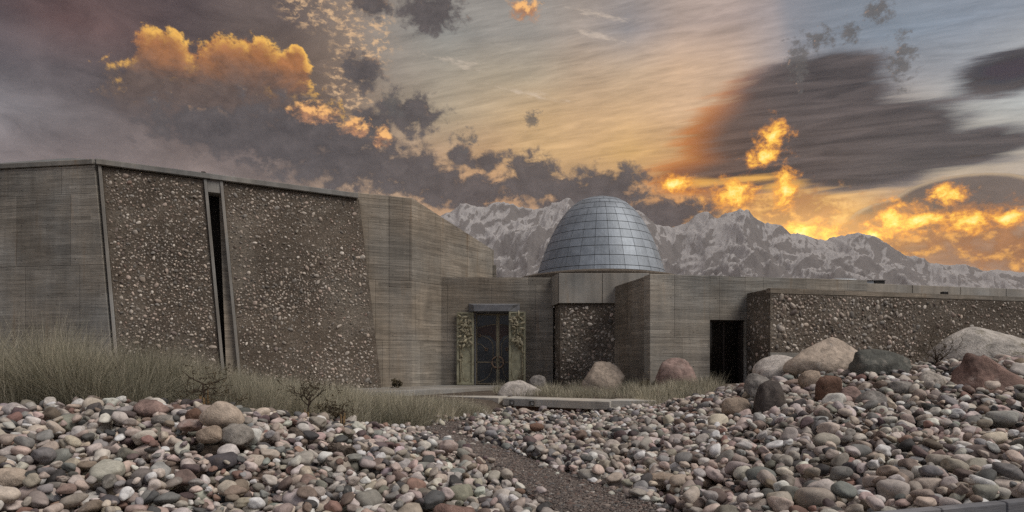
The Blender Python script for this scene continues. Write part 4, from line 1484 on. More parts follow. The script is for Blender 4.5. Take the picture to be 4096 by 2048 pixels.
Pebbles(ww, tuple(ws + Vector((0, 0, 0.6))), tuple(sd_), (0, 0, 1), (-sd_.y * -1, -abs(sd_.x), 0) if False else tuple(Vector((sd_.y, -sd_.x, 0)) * (1 if sd_.y < 0 else -1)), 1.58, 3.2, 170, (0.042, 0.35), 53, 0)

# roof fittings
def mk_duct():
    t = thing('roof_duct', at(3365, 1118, 25.5), 'rounded galvanised duct on the concrete wing roof', 'duct')
    y = 25.5
    a = at(3322, 1118, y)
    b = at(3412, 1118, y)
    mb = MB()
    k = 9
    vs = []
    for xx, rr in ((a[0], 0.14), (a[0] + 0.10, 0.19), (a[0] + 0.28, 0.20), (b[0] - 0.02, 0.19), (b[0], 0.17)):
        vs += [(xx, y - 0.35 * math.cos(math.pi * i / (k - 1)), 4.5 + rr * 1.05 * math.sin(math.pi * i / (k - 1)) + 0.02) for i in range(k)]
    fs = [(r_ * k + i, r_ * k + i + 1, (r_ + 1) * k + i + 1, (r_ + 1) * k + i) for r_ in range(4) for i in range(k - 1)]
    fs += [tuple(range(k)), tuple(4 * k + i for i in range(k))]
    mb.add(vs, fs).build('duct_body', M['galv'], t, smooth=False)
    MB().box(a[0] + 0.02, b[0] - 0.02, y - 0.3, y + 0.3, 4.3, 4.53).build('duct_base', M['galv'], t)


mk_duct()
t = thing('roof_vent', at(3505, 1130, 25.6), 'black louvred vent box standing on the roof parapet', 'vent')
a, b = at(3470, 1132, 25.6), at(3540, 1132, 25.6)
MB().box(a[0] + 0.28, b[0], 25.6, 26.0, 4.3, 4.64).build('vent_box', M['black'], t, bevel=0.01)
MB().box(a[0], a[0] + 0.27, 25.62, 25.98, 4.3, 4.63).build('vent_side', M['galv'], t, bevel=0.01)
MB().box(a[0] - 0.01, b[0] + 0.02, 25.58, 26.02, 4.645, 4.66).build('vent_lid', M['black'], t)
t = thing('roof_lamp', at(3752, 1172, 24.4), 'small black floodlight on top of the pebble wall', 'lamp')
a = at(3752, 1176, 24.2)
MB().box(a[0] - 0.09, a[0] + 0.09, 23.75, 23.95, ZW + 0.03, ZW + 0.13).build('housing', M['black'], t, bevel=0.01)
MB().box(a[0] - 0.03, a[0] + 0.03, 23.8, 23.9, ZW - 0.02, ZW + 0.04).build('bracket', M['black'], t)

# ------------------------------------------------------------------ paving and walkway
pav = MB().prism([(-9.5, 18.2), (-5.6, 20.9), (-0.46, 25.7), (-0.40, 27.58), (-2.97, 27.58), (-4.0, 26.3), (-9.5, 23.8)], 0.25, FLOOR - 0.01)
o = pav.build('entrance_paving', M['paving'], None, bevel=0.01)
tag(o, 'grey concrete forecourt slab in front of the entrance doors', kind='structure')
wk = thing('concrete_walkway', (0.2, 21.5, 0.1), 'pale floating concrete walkway with two square lights in its edge', 'walkway')


def front_edge(px):
    t_ = (px - 1700) / (2430 - 1700)
    py = 1581 + t_ * (1606 - 1581)
    Y = (EYE - 0.37) * F / (py - HOR)
    return at(px, py, Y)


f = [front_edge(q) for q in (1480, 1995, 2010, 2440)]
for (a, b) in ((f[0], f[1]), (f[2], f[3])):
    MB().prism([(a[0], a[1]), (b[0], b[1]), (b[0] + 0.35, b[1] + 1.25), (a[0] + 0.35, a[1] + 1.05)], 0.12, 0.37).build('slab', M['walkway'], wk, bevel=0.015)
MB().prism([(f[3][0] + 0.02, f[3][1] + 0.30), (f[3][0] + 1.4, f[3][1] + 0.05), (f[3][0] + 1.5, f[3][1] + 1.25), (f[3][0] + 0.36, f[3][1] + 1.25)], 0.14, 0.39).build('slab', M['walkway'], wk, bevel=0.015)
MB().prism([(f[1][0] - 0.9, f[1][1] + 0.45), (f[3][0], f[3][1] + 0.35), (f[3][0] + 0.2, f[3][1] + 1.0), (f[1][0] - 0.7, f[1][1] + 1.0)], -0.1, 0.115).build('support_beam', M['rust'], wk)
for px_ in (2045, 2126):
    q = front_edge(px_)
    nm = 'square black light set in the walkway edge, left one of two' if px_ < 2100 else 'square black light set in the walkway edge, right one of two'
    t = thing('edge_light', (q[0], q[1] - 0.05, 0.16), nm, 'light', 'square walkway lights')
    mb = MB()
    x0, x1, z0, z1 = q[0] - 0.075, q[0] + 0.075, 0.165, 0.305
    y0, y1 = q[1] - 0.10, q[1] + 0.0
    mb.box(x0, x1, y0, y1, z0, z0 + 0.015)
    mb.box(x0, x1, y0, y1, z1 - 0.015, z1)
    mb.box(x0, x0 + 0.015, y0, y1, z0 + 0.015, z1 - 0.015)
    mb.box(x1 - 0.015, x1, y0, y1, z0 + 0.015, z1 - 0.015)
    mb.build('housing', M['black'], t)
    MB().prism([(x0 + 0.05, y1 - 0.01), (x1 - 0.016, y1 - 0.05), (x1 - 0.016, y1 - 0.008), (x0 + 0.05, y1 - 0.006)], z0 + 0.016, z1 - 0.016).build('reflector', M['white'], t)

# ------------------------------------------------------------------ kerb at the lower right
kb = thing('kerb', (4.0, 6.0, 0.2), 'low grey concrete kerb holding back the stones at lower right', 'kerb')
for i in range(8):
    ua, ub = i * 0.80 + 0.008 - 0.2, (i + 1) * 0.80 - 0.2
    c = [k0 + ku * ua, k0 + ku * ub, k0 + ku * ub + kn * 0.10, k0 + ku * ua + kn * 0.10]
    MB().prism([(q.x, q.y) for q in c], 0.0, 0.30 + 0.003 * (i % 2)).build('kerb_stone', M['kerb'], kb, bevel=0.012)

# ------------------------------------------------------------------ boulders
HM_RES = 0.025
HX0, HX1, HY0, HY1 = -11.5, 16.0, 5.0, 21.5
hxs = np.arange(HX0, HX1, HM_RES)
hys = np.arange(HY0, HY1, HM_RES)
_hx, _hy = np.meshgrid(hxs, hys)
HT = ground_z(_hx, _hy)
HM = HT.copy()


def stamp(cx, cy, cz, Mx, pct=None):
    """upper and lower surface of the ellipsoid cz + Mx*unit sphere on the height grid"""
    S = np.linalg.inv(Mx @ Mx.T)
    C = Mx @ Mx.T
    ex, ey = math.sqrt(C[0, 0]), math.sqrt(C[1, 1])
    i0, i1 = int((cx - ex - HX0) / HM_RES), int((cx + ex - HX0) / HM_RES) + 1
    j0, j1 = int((cy - ey - HY0) / HM_RES), int((cy + ey - HY0) / HM_RES) + 1
    if i0 < 0 or j0 < 0 or i1 >= len(hxs) or j1 >= len(hys):
        return None
    X, Y = np.meshgrid(hxs[i0:i1 + 1] - cx, hys[j0:j1 + 1] - cy)
    a = S[2, 2]
    b = 2 * (S[0, 2] * X + S[1, 2] * Y)
    c = S[0, 0] * X * X + 2 * S[0, 1] * X * Y + S[1, 1] * Y * Y - 1
    disc = b * b - 4 * a * c
    ok = disc > 0
    if ok.sum() < 3:
        return None
    sq = np.sqrt(np.maximum(disc, 0))
    return (slice(j0, j1 + 1), slice(i0, i1 + 1)), ok, (-b - sq) / (2 * a), (-b + sq) / (2 * a)


def boulder_mat(name, c, patch_c, patch, scale=0.35, speck=0.3):
    return stone(name, 'const', c, scale, patch_c, min(patch * 1.5, 0.95), speck, 0.8, 0.5)


BM = {
    'tan': boulder_mat('tan_boulder', (0.345, 0.275, 0.215), (0.52, 0.48, 0.43), 0.6, 0.6),
    'paletan': boulder_mat('pale_tan_boulder', (0.45, 0.375, 0.305), (0.54, 0.50, 0.45), 0.5, 0.7),
    'white': boulder_mat('pale_boulder', (0.52, 0.48, 0.44), (0.32, 0.26, 0.22), 0.45, 0.6),
    'pink': boulder_mat('pink_boulder', (0.29, 0.205, 0.18), (0.45, 0.39, 0.36), 0.5, 0.6),
    'green': boulder_mat('green_grey_boulder', (0.105, 0.108, 0.096), (0.42, 0.39, 0.34), 0.4, 0.55),
    'red': boulder_mat('red_boulder', (0.23, 0.15, 0.125), (0.50, 0.44, 0.40), 0.5, 0.5),
    'dark': boulder_mat('dark_boulder', (0.085, 0.072, 0.066), (0.24, 0.21, 0.185), 0.4, 0.8),
    'moss': boulder_mat('lichen_boulder', (0.47, 0.44, 0.40), (0.17, 0.15, 0.095), 0.65, 0.30),
    'brown': boulder_mat('brown_boulder', (0.17, 0.10, 0.072), (0.30, 0.22, 0.17), 0.35, 0.7),
    'speck': boulder_mat('speckled_boulder', (0.27, 0.25, 0.225), (0.10, 0.09, 0.082), 0.5, 0.9, 0.9),
    'grey': boulder_mat('grey_boulder', (0.22, 0.205, 0.19), (0.45, 0.42, 0.39), 0.5, 0.8),
    'spotted': boulder_mat('spotted_boulder', (0.48, 0.44, 0.39), (0.15, 0.115, 0.09), 0.65, 0.9),
}


def boulder(name, label, px0, px1, ptop, Y, m, seed, dr=0.8, taper=0.0, peak=0.0, p=2.4, cuts=6, rough=0.07, sink=0.22, base=None, cat='boulder', zbase=None, tilt=0.0, cutlo=0.70):
    r = np.random.default_rng(seed)
    V, T = ICO4[0].copy(), ICO4[1]
    rad = 1.0 / (np.abs(V) ** p).sum(1) ** (1 / p)
    for i in range(cuts):
        d = r.normal(size=3)
        d /= np.linalg.norm(d)
        h = r.uniform(cutlo, 0.95)
        t = V @ d
        lim = np.minimum(np.where(t > 1e-3, h / np.maximum(t, 1e-3), 9.0), 9)
        rad = -0.045 * np.log(np.exp(-rad / 0.045) + np.exp(-lim / 0.045))
    off = r.uniform(0, 50, 3)
    for i in range(len(V)):
        q = Vector(V[i] * 1.3 + off)
        rad[i] *= 1 + rough * (mnoise.fractal(q, 1.0, 2.0, 5) * 1.5) + rough * 0.6 * mnoise.fractal(q * 4.5, 0.9, 2.0, 3)
    V = V * rad[:, None]
    V = 2 * (V - V.min(0)) / (V.max(0) - V.min(0)) - 1
    hgt = (V[:, 2] + 1) / 2
    k = 1 - taper * hgt
    V[:, 0] = V[:, 0] * k + peak * taper * hgt
    V[:, 1] = V[:, 1] * k
    V[:, 0] = 2 * (V[:, 0] - V[:, 0].min()) / (V[:, 0].max() - V[:, 0].min()) - 1
    x0, x1 = (px0 - 2048) / F * Y, (px1 - 2048) / F * Y
    cx, w = (x0 + x1) / 2, (x1 - x0)
    dpt = w * dr
    cy = Y + dpt * 0.30
    ztop = EYE - (ptop - HOR) / F * Y
    tz = float(terrain(cx, cy)) if zbase is None else zbase
    h_ = max(ztop - tz, 0.42 * w) * (1 + sink)
    cz = ztop - h_ / 2
    sc = np.array([w / 2, dpt / 2, h_ / 2])
    P_ = V * sc
    if tilt:
        c_, s_ = math.cos(tilt), math.sin(tilt)
        P_ = np.stack([P_[:, 0] * c_ - P_[:, 2] * s_, P_[:, 1], P_[:, 0] * s_ + P_[:, 2] * c_], 1)
    o = mesh_np(name, P_, T, BM[m])
    o.location = (cx, cy, cz)
    tag(o, label, cat)
    st = stamp(cx, cy, 0.0, np.diag(sc * 0.93))
    if st:
        sl_, ok, lo, up = st
        HM[sl_] = np.where(ok, np.maximum(HM[sl_], cz + up), HM[sl_])
    return o


boulder('boulder', 'rounded tan boulder cut by the left edge of the photo', -90, 88, 1880, 7.6, 'paletan', 1, 0.8, 0.15)
# the stack at left
boulder('boulder', 'pinkish low boulder left under the balanced pear-shaped stone', 700, 802, 1678, 9.45, 'pink', 2, 0.9, 0.1, base=0)
boulder('boulder', 'speckled grey boulder right under the balanced pear-shaped stone', 872, 1000, 1697, 9.15, 'speck', 3, 0.9, 0.15)
boulder('boulder', 'rounded tan boulder at the foot of the balanced pear-shaped stone', 772, 882, 1704, 9.05, 'tan', 4, 0.8, 0.2)
boulder('boulder', 'brown-backed stone behind the balanced pear-shaped stone', 738, 800, 1632, 9.9, 'brown', 44, 0.8, 0.1)
boulder('balanced_stone', 'big smooth pear-shaped tan stone balanced on the left stone pile', 778, 962, 1606, 9.35, 'paletan', 6, 0.75, 0.42, -0.42, 2.1, 2, 0.03, 0.0, cat='boulder', zbase=0.62)
boulder('boulder', 'pale pink sloping rock on the crest left of the stone pile', 520, 655, 1600, 10.4, 'pink', 8, 0.9, 0.45, 0.1)
boulder('boulder', 'mottled dark grey stone lying below the pink rock', 595, 690, 1660, 9.9, 'speck', 9, 0.8)
# right mound
boulder('boulder', 'large peaked tan boulder with pale crust on the right mound', 3165, 3515, 1345, 15.6, 'paletan', 11, 0.75, 0.80, 0.10, 2.2, 4, 0.07, 0.12)
boulder('boulder', 'whitish low boulder left of the peaked tan boulder', 3035, 3235, 1418, 16.4, 'white', 12, 0.8, 0.35, 0.25, 1.9, 5)
boulder('boulder', 'blocky dark green-grey boulder on the right mound', 3432, 3668, 1394, 14.2, 'green', 13, 0.75, 0.05, 0.0, 7.0, 5, 0.05, cutlo=0.8)
boulder('boulder', 'huge rounded boulder with olive lichen top at the right edge', 3790, 4290, 1300, 16.8, 'moss', 14, 0.7, 0.35, 0.05, 1.9, 4, 0.04)
boulder('boulder', 'large angular reddish-brown rock at the right edge', 3855, 4230, 1410, 11.9, 'red', 15, 0.6, 0.75, -0.80, 3.0, 12, 0.10, 0.35, cutlo=0.55)
boulder('boulder', 'dark brown rounded boulder low on the right mound', 3028, 3162, 1520, 12.6, 'dark', 16, 0.85, 0.28, 0.05)
boulder('boulder', 'chocolate-red angular block below the peaked boulder', 3262, 3378, 1500, 12.7, 'brown', 17, 0.7, -0.15, 0.0, 3.2, 11, 0.05, tilt=-0.25, cutlo=0.52)
boulder('boulder', 'white stone spotted with brown lichen on the right mound', 3692, 3798, 1480, 12.6, 'spotted', 18, 0.8, 0.12, 0.0)
boulder('boulder', 'blue-grey and tan boulder under the green-grey block', 3565, 3685, 1524, 12.5, 'grey', 19, 0.8, 0.15)
boulder('boulder', 'round tan boulder at the left foot of the right mound', 2892, 3012, 1590, 12.9, 'tan', 20, 0.85, 0.12)
boulder('boulder', 'dark speckled rough rock low on the right mound', 3838, 3995, 1716, 9.2, 'dark', 21, 0.8, 0.25, 0.0, 2.8, 9, 0.10, cutlo=0.55)
boulder('boulder', 'pale pinkish rock beside the chocolate-red block', 3368, 3462, 1545, 12.3, 'pink', 22, 0.8, 0.3)
boulder('boulder', 'greyish tan sloping rock in the middle of the right mound', 3440, 3560, 1562, 11.6, 'grey', 23, 0.8, 0.5, 0.2)
boulder('boulder', 'brownish blocky rock above the dark brown boulder', 2988, 3106, 1494, 14.2, 'grey', 24, 0.8, 0.15, 0.0, 3.0)
boulder('boulder', 'small tan boulder in front of the peaked tan boulder', 3205, 3302, 1480, 14.2, 'tan', 25, 0.8, 0.2)
boulder('boulder', 'pale crusted rock half buried in the right slope', 3255, 3390, 1678, 10.6, 'spotted', 26, 0.8, 0.45)
boulder('boulder', 'big pale smooth stone beside the gravel path', 2592, 2722, 1893, 8.3, 'tan', 27, 0.8, 0.2)
boulder('boulder', 'brown ball-shaped stone in the middle distance by the walkway', 2118, 2178, 1694, 15.4, 'brown', 28, 0.95, 0.05, 0.0, 2.0, 2, 0.02)
boulder('boulder', 'reddish flat rock at the bottom of the stone field', 1730, 1900, 2022, 6.75, 'red', 29, 0.7, 0.2)
# in front of the entrance
boulder('boulder', 'long low white boulder in front of the entrance door', 1983, 2178, 1521, 23.0, 'white', 31, 0.6, 0.30, 0.0)
boulder('boulder', 'small grey-white boulder behind the long white one', 2108, 2190, 1500, 24.2, 'grey', 32, 0.8, 0.30)
boulder('boulder', 'big tan boulder in front of the pebble bay', 2328, 2505, 1445, 23.0, 'paletan', 33, 0.7, 0.30, 0.1)
boulder('boulder', 'pink granite boulder against the concrete wing', 2630, 2805, 1430, 21.6, 'pink', 34, 0.65, 0.40, -0.25, 2.6)
boulder('boulder', 'tan stone at the near end of the grass beside the path', 1608, 1668, 1668, 16.6, 'tan', 35, 0.9, 0.2)

# ------------------------------------------------------------------ where the stones lie
t_cob = []
CR = np.random.default_rng(3)
# even coverage first: jittered grid of darts, then a second sprinkling on top
darts = []
for lay_, (sp, frac) in enumerate(((0.120, 1.0), (0.150, 0.75))):
    gx_ = np.arange(HX0 + 0.3, HX1 - 0.3, sp)
    gy_ = np.arange(HY0 + 0.25, HY1 - 0.4, sp)
    q = np.stack(np.meshgrid(gx_, gy_), -1).reshape(-1, 2)
    q = q + CR.uniform(-0.5, 0.5, q.shape) * sp
    ok = stone_ok(q[:, 0], q[:, 1]) & (CR.uniform(size=len(q)) < frac)
    pdv = path_d(q[:, 0], q[:, 1])
    ok &= (pdv > 0.03 + 0.05 * CR.uniform(size=len(q))) | ((pdv > -0.22) & (CR.uniform(size=len(q)) < 0.10))
    q = q[ok]
    q = q[CR.permutation(len(q))]
    darts.append(q)
DEP = []
for lay_, q in enumerate(darts):
    for (x, y) in q:
        L = 0.076 * math.exp(CR.normal() * 0.36)            # half length
        if CR.uniform() < 0.03:
            L *= 1.6
        L = min(max(L, 0.045), 0.21)
        if path_d(x, y) < L * 0.7:
            L = max(0.05, L * 0.62)
        ax = np.array([L, L * CR.uniform(0.62, 0.9), L * CR.uniform(0.42, 0.68)])
        e = 0.12
        nx = -(float(terrain(x + e, y)) - float(terrain(x - e, y))) / (2 * e) if False else 0.0
        best = None
        Rm = None
        for k in range(2):
            xx, yy = x + CR.normal() * 0.03 * k, y + CR.normal() * 0.03 * k
            i, j = int((xx - HX0) / HM_RES), int((yy - HY0) / HM_RES)
            if i < 6 or j < 6 or i > len(hxs) - 8 or j > len(hys) - 8:
                continue
            gxx = (HM[j, i + 5] - HM[j, i - 5]) / (10 * HM_RES)
            gyy = (HM[j + 5, i] - HM[j - 5, i]) / (10 * HM_RES)
            if HM[j, i] - HT[j, i] > 0.27:
                continue
            Rq = rot_of((-max(min(gxx, 0.7), -0.7) * 0.7, -max(min(gyy, 0.7), -0.7) * 0.7, 1.0), CR.uniform(0, 6.28), 0.22, CR)
            Mx = Rq * ax[None, :]
            st = stamp(xx, yy, 0.0, Mx)
            if st is None:
                continue
            sl_, ok, lo, up = st
            z = np.quantile((HM[sl_] - lo)[ok], 0.80)
            rel = z - HT[j, i]
            if best is None or rel < best[0]:
                best = (rel, xx, yy, z, Mx, st)
        if best is None or best[0] > 0.29:
            continue
        rel, xx, yy, z, Mx, (sl_, ok, lo, up) = best
        HM[sl_] = np.where(ok, np.maximum(HM[sl_], z + up), HM[sl_])
        DEP.append([xx, yy, z, Mx, L])
# which of them still show
vis = []
for d_ in DEP:
    st = stamp(d_[0], d_[1], 0.0, d_[3])
    sl_, ok, lo, up = st
    vis.append(float((HM[sl_] <= d_[2] + up + 0.004)[ok].mean()))
vis = np.array(vis)
keep = np.where(vis > 0.06)[0]
pxs = np.array([2048 + F * d_[0] / d_[1] for d_ in DEP])
pys = np.array([HOR + F * (EYE - d_[2]) / d_[1] for d_ in DEP])
show = np.array([vis[i] * (DEP[i][4] / DEP[i][1]) ** 2 if (20 < pxs[i] < 4076 and pys[i] < 2020 and vis[i] > 0.5) else 0 for i in range(len(DEP))])
single = set(np.argsort(-show)[:300].tolist())
COB_ME = []
for i in range(NSH):
    o = mesh_np('cobble', SH3[i], ICO3[1], M['cobble_obj'])
    COB_ME.append(o.data)
    bpy.data.objects.remove(o)


def cobble_label(cn, side, px, py, Mx, xx, yy):
    ln = np.linalg.norm(Mx, axis=0)
    shp = 'long' if ln[0] / ln[1] > 1.42 else ('flat' if ln[2] / ln[0] < 0.48 else 'round')
    size = 'big ' if ln[0] > 0.125 else ('small ' if ln[0] < 0.09 else '')
    if 0 < path_d(xx, yy) < 0.28:
        zone = "on the gravel path's %s edge" % side
    elif side == 'left':
        zone = ('beside the boulder at the left edge' if px < 300 else 'below the pale pink crest rock' if px < 680 else 'below the balanced pear-shaped stone' if px < 1020
                else 'below the driftwood log' if px < 1450 else 'between driftwood and path')
    else:
        zone = ('just right of the path' if px < 2950 else 'below the dark brown rounded boulder' if px < 3230 else 'below the chocolate-red block' if px < 3480
                else 'below the blue-grey boulder' if px < 3760 else 'beside the dark speckled rough rock' if px < 3990 else 'under the red rock at the right edge')
    row = 'lowest rows' if py > 1930 else ('middle rows' if py > 1820 else 'upper rows')
    return '%s%s %s cobble %s, %s' % (size, shp, cn, zone, row)


acc, tr, cl, off = [], [], [], 0
for i in keep:
    xx, yy, z, Mx, L = DEP[i]
    k = CR.choice(len(PALETTE), p=PW)
    c = np.clip(PALETTE[k] * CR.uniform(0.66, 1.25) * (1 + CR.normal(size=3) * 0.03), 0.02, 0.7)
    si = int(CR.integers(NSH))
    if i in single:
        o = bpy.data.objects.new('cobble', COB_ME[si])
        mm = Matrix.Identity(4)
        for a in range(3):
            for b in range(3):
                mm[a][b] = Mx[a, b]
        mm[0][3], mm[1][3], mm[2][3] = xx, yy, z
        o.matrix_world = mm
        o.color = (*c, 1)
        col.objects.link(o)
        side = 'left' if xx < float(np.interp(yy, PATH[:, 2], PATH[:, 0])) else 'right'
        tag(o, cobble_label(PNAME[k], side, pxs[i], pys[i], Mx, xx, yy), 'cobble', '%s cobbles %s of the path' % (PNAME[k], side))
    else:
        near = yy < 11.5
        V, T = (SH3[si], ICO3[1]) if near else (SH2[si], ICO2[1])
        acc.append(V @ Mx.T + np.array([xx, yy, z]))
        tr.append(T + off)
        off += len(V)
        cl.append(np.repeat(c[None], len(V), 0))
o = mesh_np('cobbles', np.concatenate(acc), np.concatenate(tr), M['cobble_attr'], True, np.concatenate(cl))
tag(o, 'smaller and farther river cobbles covering the ground on both sides of the path', 'cobbles', kind='stuff')
print('COBBLES', len(DEP), len(keep), 'tris', sum(len(q) for q in tr))

# ------------------------------------------------------------------ gravel path
ys = np.arange(3.2, 18.3, 0.2)
xc_ = np.interp(ys, PATH[:, 2], PATH[:, 0])
hw = np.interp(ys, PATH[:, 2], PATH[:, 1]) / 2 + 0.22
vs = []
for s_ in (-1, -0.8, -0.6, -0.3, 0, 0.3, 0.6, 0.8, 1):
    vs.append(np.stack([xc_ + hw * s_, ys, ground_z(xc_ + hw * s_, ys) + 0.016 - 0.05 * (abs(s_) > 0.9)], 1))
vs = np.stack(vs, 1)
idx = np.arange(vs.shape[0] * 9).reshape(-1, 9)
quads = np.stack([idx[:-1, :-1], idx[:-1, 1:], idx[1:, 1:], idx[1:, :-1]], -1).reshape(-1, 4)
o = mesh_np('gravel_path', vs.reshape(-1, 3), quads, M['path'])
tag(o, 'narrow winding path of dark gravel between the stones', kind='structure')
gr = np.random.default_rng(8)
n_g = 26000
yy = 5.6 * (18.0 / 5.6) ** gr.uniform(size=n_g)
xc_ = np.interp(yy, PATH[:, 2], PATH[:, 0])
hw = np.interp(yy, PATH[:, 2], PATH[:, 1]) / 2 + 0.10
xx = xc_ + hw * np.clip(gr.normal(size=n_g) * 0.55, -1.15, 1.15)
zz = ground_z(xx, yy) + 0.020
rad = 0.0125 * np.exp(gr.normal(size=n_g) * 0.35)
big_ = gr.uniform(size=n_g) < 0.006
rad = np.where(big_, rad * 2.4, rad)
Vb, Tb = ICO1
ang = gr.uniform(0, 6.28, n_g)
scl = np.stack([rad * 1.25, rad * gr.uniform(0.7, 1.0, n_g), rad * gr.uniform(0.5, 0.8, n_g)], 1)
jit = 1 + gr.normal(size=(n_g, len(Vb))) * 0.13
L_ = Vb[None] * scl[:, None, :] * jit[..., None]
ca, sa = np.cos(ang)[:, None], np.sin(ang)[:, None]
VV = np.stack([L_[..., 0] * ca - L_[..., 1] * sa + xx[:, None], L_[..., 0] * sa + L_[..., 1] * ca + yy[:, None], L_[..., 2] + zz[:, None]], -1)
TT = (Tb[None] + (np.arange(n_g) * len(Vb))[:, None, None]).reshape(-1, 3)
gpal = np.array([(0.145, 0.12, 0.106), (0.105, 0.088, 0.082), (0.20, 0.168, 0.148), (0.155, 0.108, 0.092), (0.13, 0.125, 0.122), (0.36, 0.33, 0.30)])
gc = gpal[gr.choice(6, n_g, p=[0.28, 0.27, 0.2, 0.1, 0.11, 0.04])] * gr.uniform(0.75, 1.25, (n_g, 1))
o = mesh_np('path_gravel', VV.reshape(-1, 3), TT, M['gravel'], False, np.repeat(gc, len(Vb), 0))
tag(o, 'loose dark gravel chips on the winding path', 'gravel', kind='stuff')

# ------------------------------------------------------------------ grass
GRS = np.random.default_rng(19)


def strands(base, height, lean, az, width, colr, seg=4, droop=0.35):
    """curved tapering blades; arrays of n"""
    n_ = len(base)
    t = np.linspace(0, 1, seg + 1)
    d = np.stack([np.cos(az), np.sin(az)], 1)
    hor = (lean[:, None] * t[None] + droop * lean[:, None] * t[None] ** 3) * height[:, None]
    wob = GRS.normal(size=(n_, 1)) * 0.06 * np.sin(t[None] * 5) * height[:, None]
    up = height[:, None] * (t[None] * np.sqrt(np.maximum(1 - (lean[:, None] * 0.75) ** 2, 0.1)) - 0.10 * lean[:, None] * t[None] ** 2)
    P_ = np.zeros((n_, seg + 1, 3))
    pd = np.stack([-d[:, 1], d[:, 0]], 1)
    P_[:, :, :2] = base[:, None, :2] + d[:, None] * hor[..., None] + pd[:, None] * wob[..., None]
    P_[:, :, 2] = base[:, None, 2] + up
    fa_ = GRS.uniform(0, 6.28, n_)
    s_ = np.stack([np.cos(fa_), np.sin(fa_) * 0.4, np.zeros(n_)], 1)
    wd = width[:, None] * (1 - 0.85 * t[None]) * 0.5
    Lf = P_ - s_[:, None] * wd[..., None]
    Rt = P_ + s_[:, None] * wd[..., None]
    V = np.stack([Lf, Rt], 2).reshape(n_, -1, 3)
    q = []
    for i in range(seg):
        q.append([2 * i, 2 * i + 1, 2 * i + 3, 2 * i + 2])
    q = np.array(q)
    T = (q[None] + (np.arange(n_) * 2 * (seg + 1))[:, None, None]).reshape(-1, 4)
    C = np.repeat(colr, 2 * (seg + 1), 0)
    return V.reshape(-1, 3), T, C


GP_GREEN = np.array([(0.42, 0.395, 0.295), (0.30, 0.29, 0.21), (0.56, 0.51, 0.385), (0.72, 0.65, 0.51), (0.10, 0.096, 0.07)])


def tussocks(cent, hts, per, spread, pal_p, width, leanr):
    B, Hh, Ln, Az, Wd, Cc_ = [], [], [], [], [], []
    for (x, y), h, k in zip(cent, hts, per):
        k = int(k)
        a = GRS.uniform(0, 6.28, k)
        rr = np.sqrt(GRS.uniform(size=k)) * spread
        bx, by = x + rr * np.cos(a), y + rr * np.sin(a)
        B.append(np.stack([bx, by, ground_z(bx, by) - 0.02], 1))
        Hh.append(h * np.clip(GRS.normal(0.78, 0.2, k), 0.25, 1.22))
        ln = np.abs(GRS.normal(size=k)) * leanr * (0.5 + rr / spread)
        Ln.append(np.clip(ln, 0.0, 0.95))
        Az.append(a + GRS.normal(size=k) * 0.6)
        Wd.append(width * GRS.uniform(0.7, 1.3, k))
        tint = GRS.uniform(0.6, 1.25)
        Cc_.append(GP_GREEN[GRS.choice(5, k, p=pal_p)] * tint * GRS.uniform(0.8, 1.2, (k, 1)))
    return [np.concatenate(q) for q in (B, Hh, Ln, Az, Wd, Cc_)]


TOPL = np.array([(-400, 1330), (0, 1325), (200, 1318), (420, 1352), (560, 1385), (700, 1410), (820, 1440), (900, 1470), (1000, 1490), (1150, 1505), (1300, 1528), (1450, 1548), (1600, 1562), (1800, 1580), (1950, 1612)])


def scatter(px0, px1, ya, yb, n_, per, scale=1.0, jitter=0.12):
    c, hh, pp = [], [], []
    while len(c) < n_:
        px = GRS.uniform(px0, px1)
        lo = np.interp(px, BND[:, 0], BND[:, 1]) + 0.12
        y = GRS.uniform(max(lo, ya), max(yb, lo + 0.6))
        x = (px - 2048) / F * y
        if path_d(x, y) < 0.25 and y < 17.5:
            continue
        zt_ = EYE - (np.interp(px, TOPL[:, 0], TOPL[:, 1]) - HOR) / F * y
        h = (zt_ - float(ground_z(x, y))) * scale * GRS.uniform(1 - jitter * 2, 1 + jitter)
        if h < 0.12:
            continue
        c.append((x, y))
        hh.append(h)
        pp.append(per)
    return c, hh, pp


def grass_obj(name, label, parts):
    Vs, Ts, Cs, o_ = [], [], [], 0
    for (V, T, C) in parts:
        Vs.append(V)
        Ts.append(T + o_)
        Cs.append(C)
        o_ += len(V)
    o = mesh_np(name, np.concatenate(Vs), np.concatenate(Ts), M['grass'], True, np.concatenate(Cs))
    return tag(o, label, 'grass', kind='stuff')


a_ = tussocks(*scatter(-350, 900, 12.3, 16.5, 54, 680, 1.05, 0.18), 0.34, [0.3, 0.28, 0.22, 0.08, 0.12], 0.0074, 0.40)
b_ = tussocks(*scatter(-350, 900, 12.0, 13.6, 34, 460, 0.58), 0.40, [0.15, 0.25, 0.08, 0.02, 0.50], 0.0066, 0.62)
sp_ = tussocks(*scatter(-350, 900, 12.3, 16.0, 60, 16, 1.14, 0.2), 0.5, [0.1, 0.05, 0.35, 0.5, 0.0], 0.007, 0.18)
grass_obj('tall_grass', 'tall grey-green grass clumps in front of the concrete hall', [strands(*a_), strands(*b_, droop=0.7), strands(*sp_)])
a_ = tussocks(*scatter(880, 1420, 12.4, 18.5, 60, 420), 0.40, [0.3, 0.24, 0.26, 0.12, 0.08], 0.0066, 0.34)
b_ = tussocks(*scatter(1300, 1930, 14.2, 19.6, 64, 420, 0.95), 0.36, [0.26, 0.22, 0.3, 0.16, 0.06], 0.0072, 0.30)
c_ = tussocks(*scatter(1050, 1700, 13.0, 16.3, 36, 320, 0.58), 0.34, [0.15, 0.25, 0.08, 0.02, 0.50], 0.0066, 0.55)
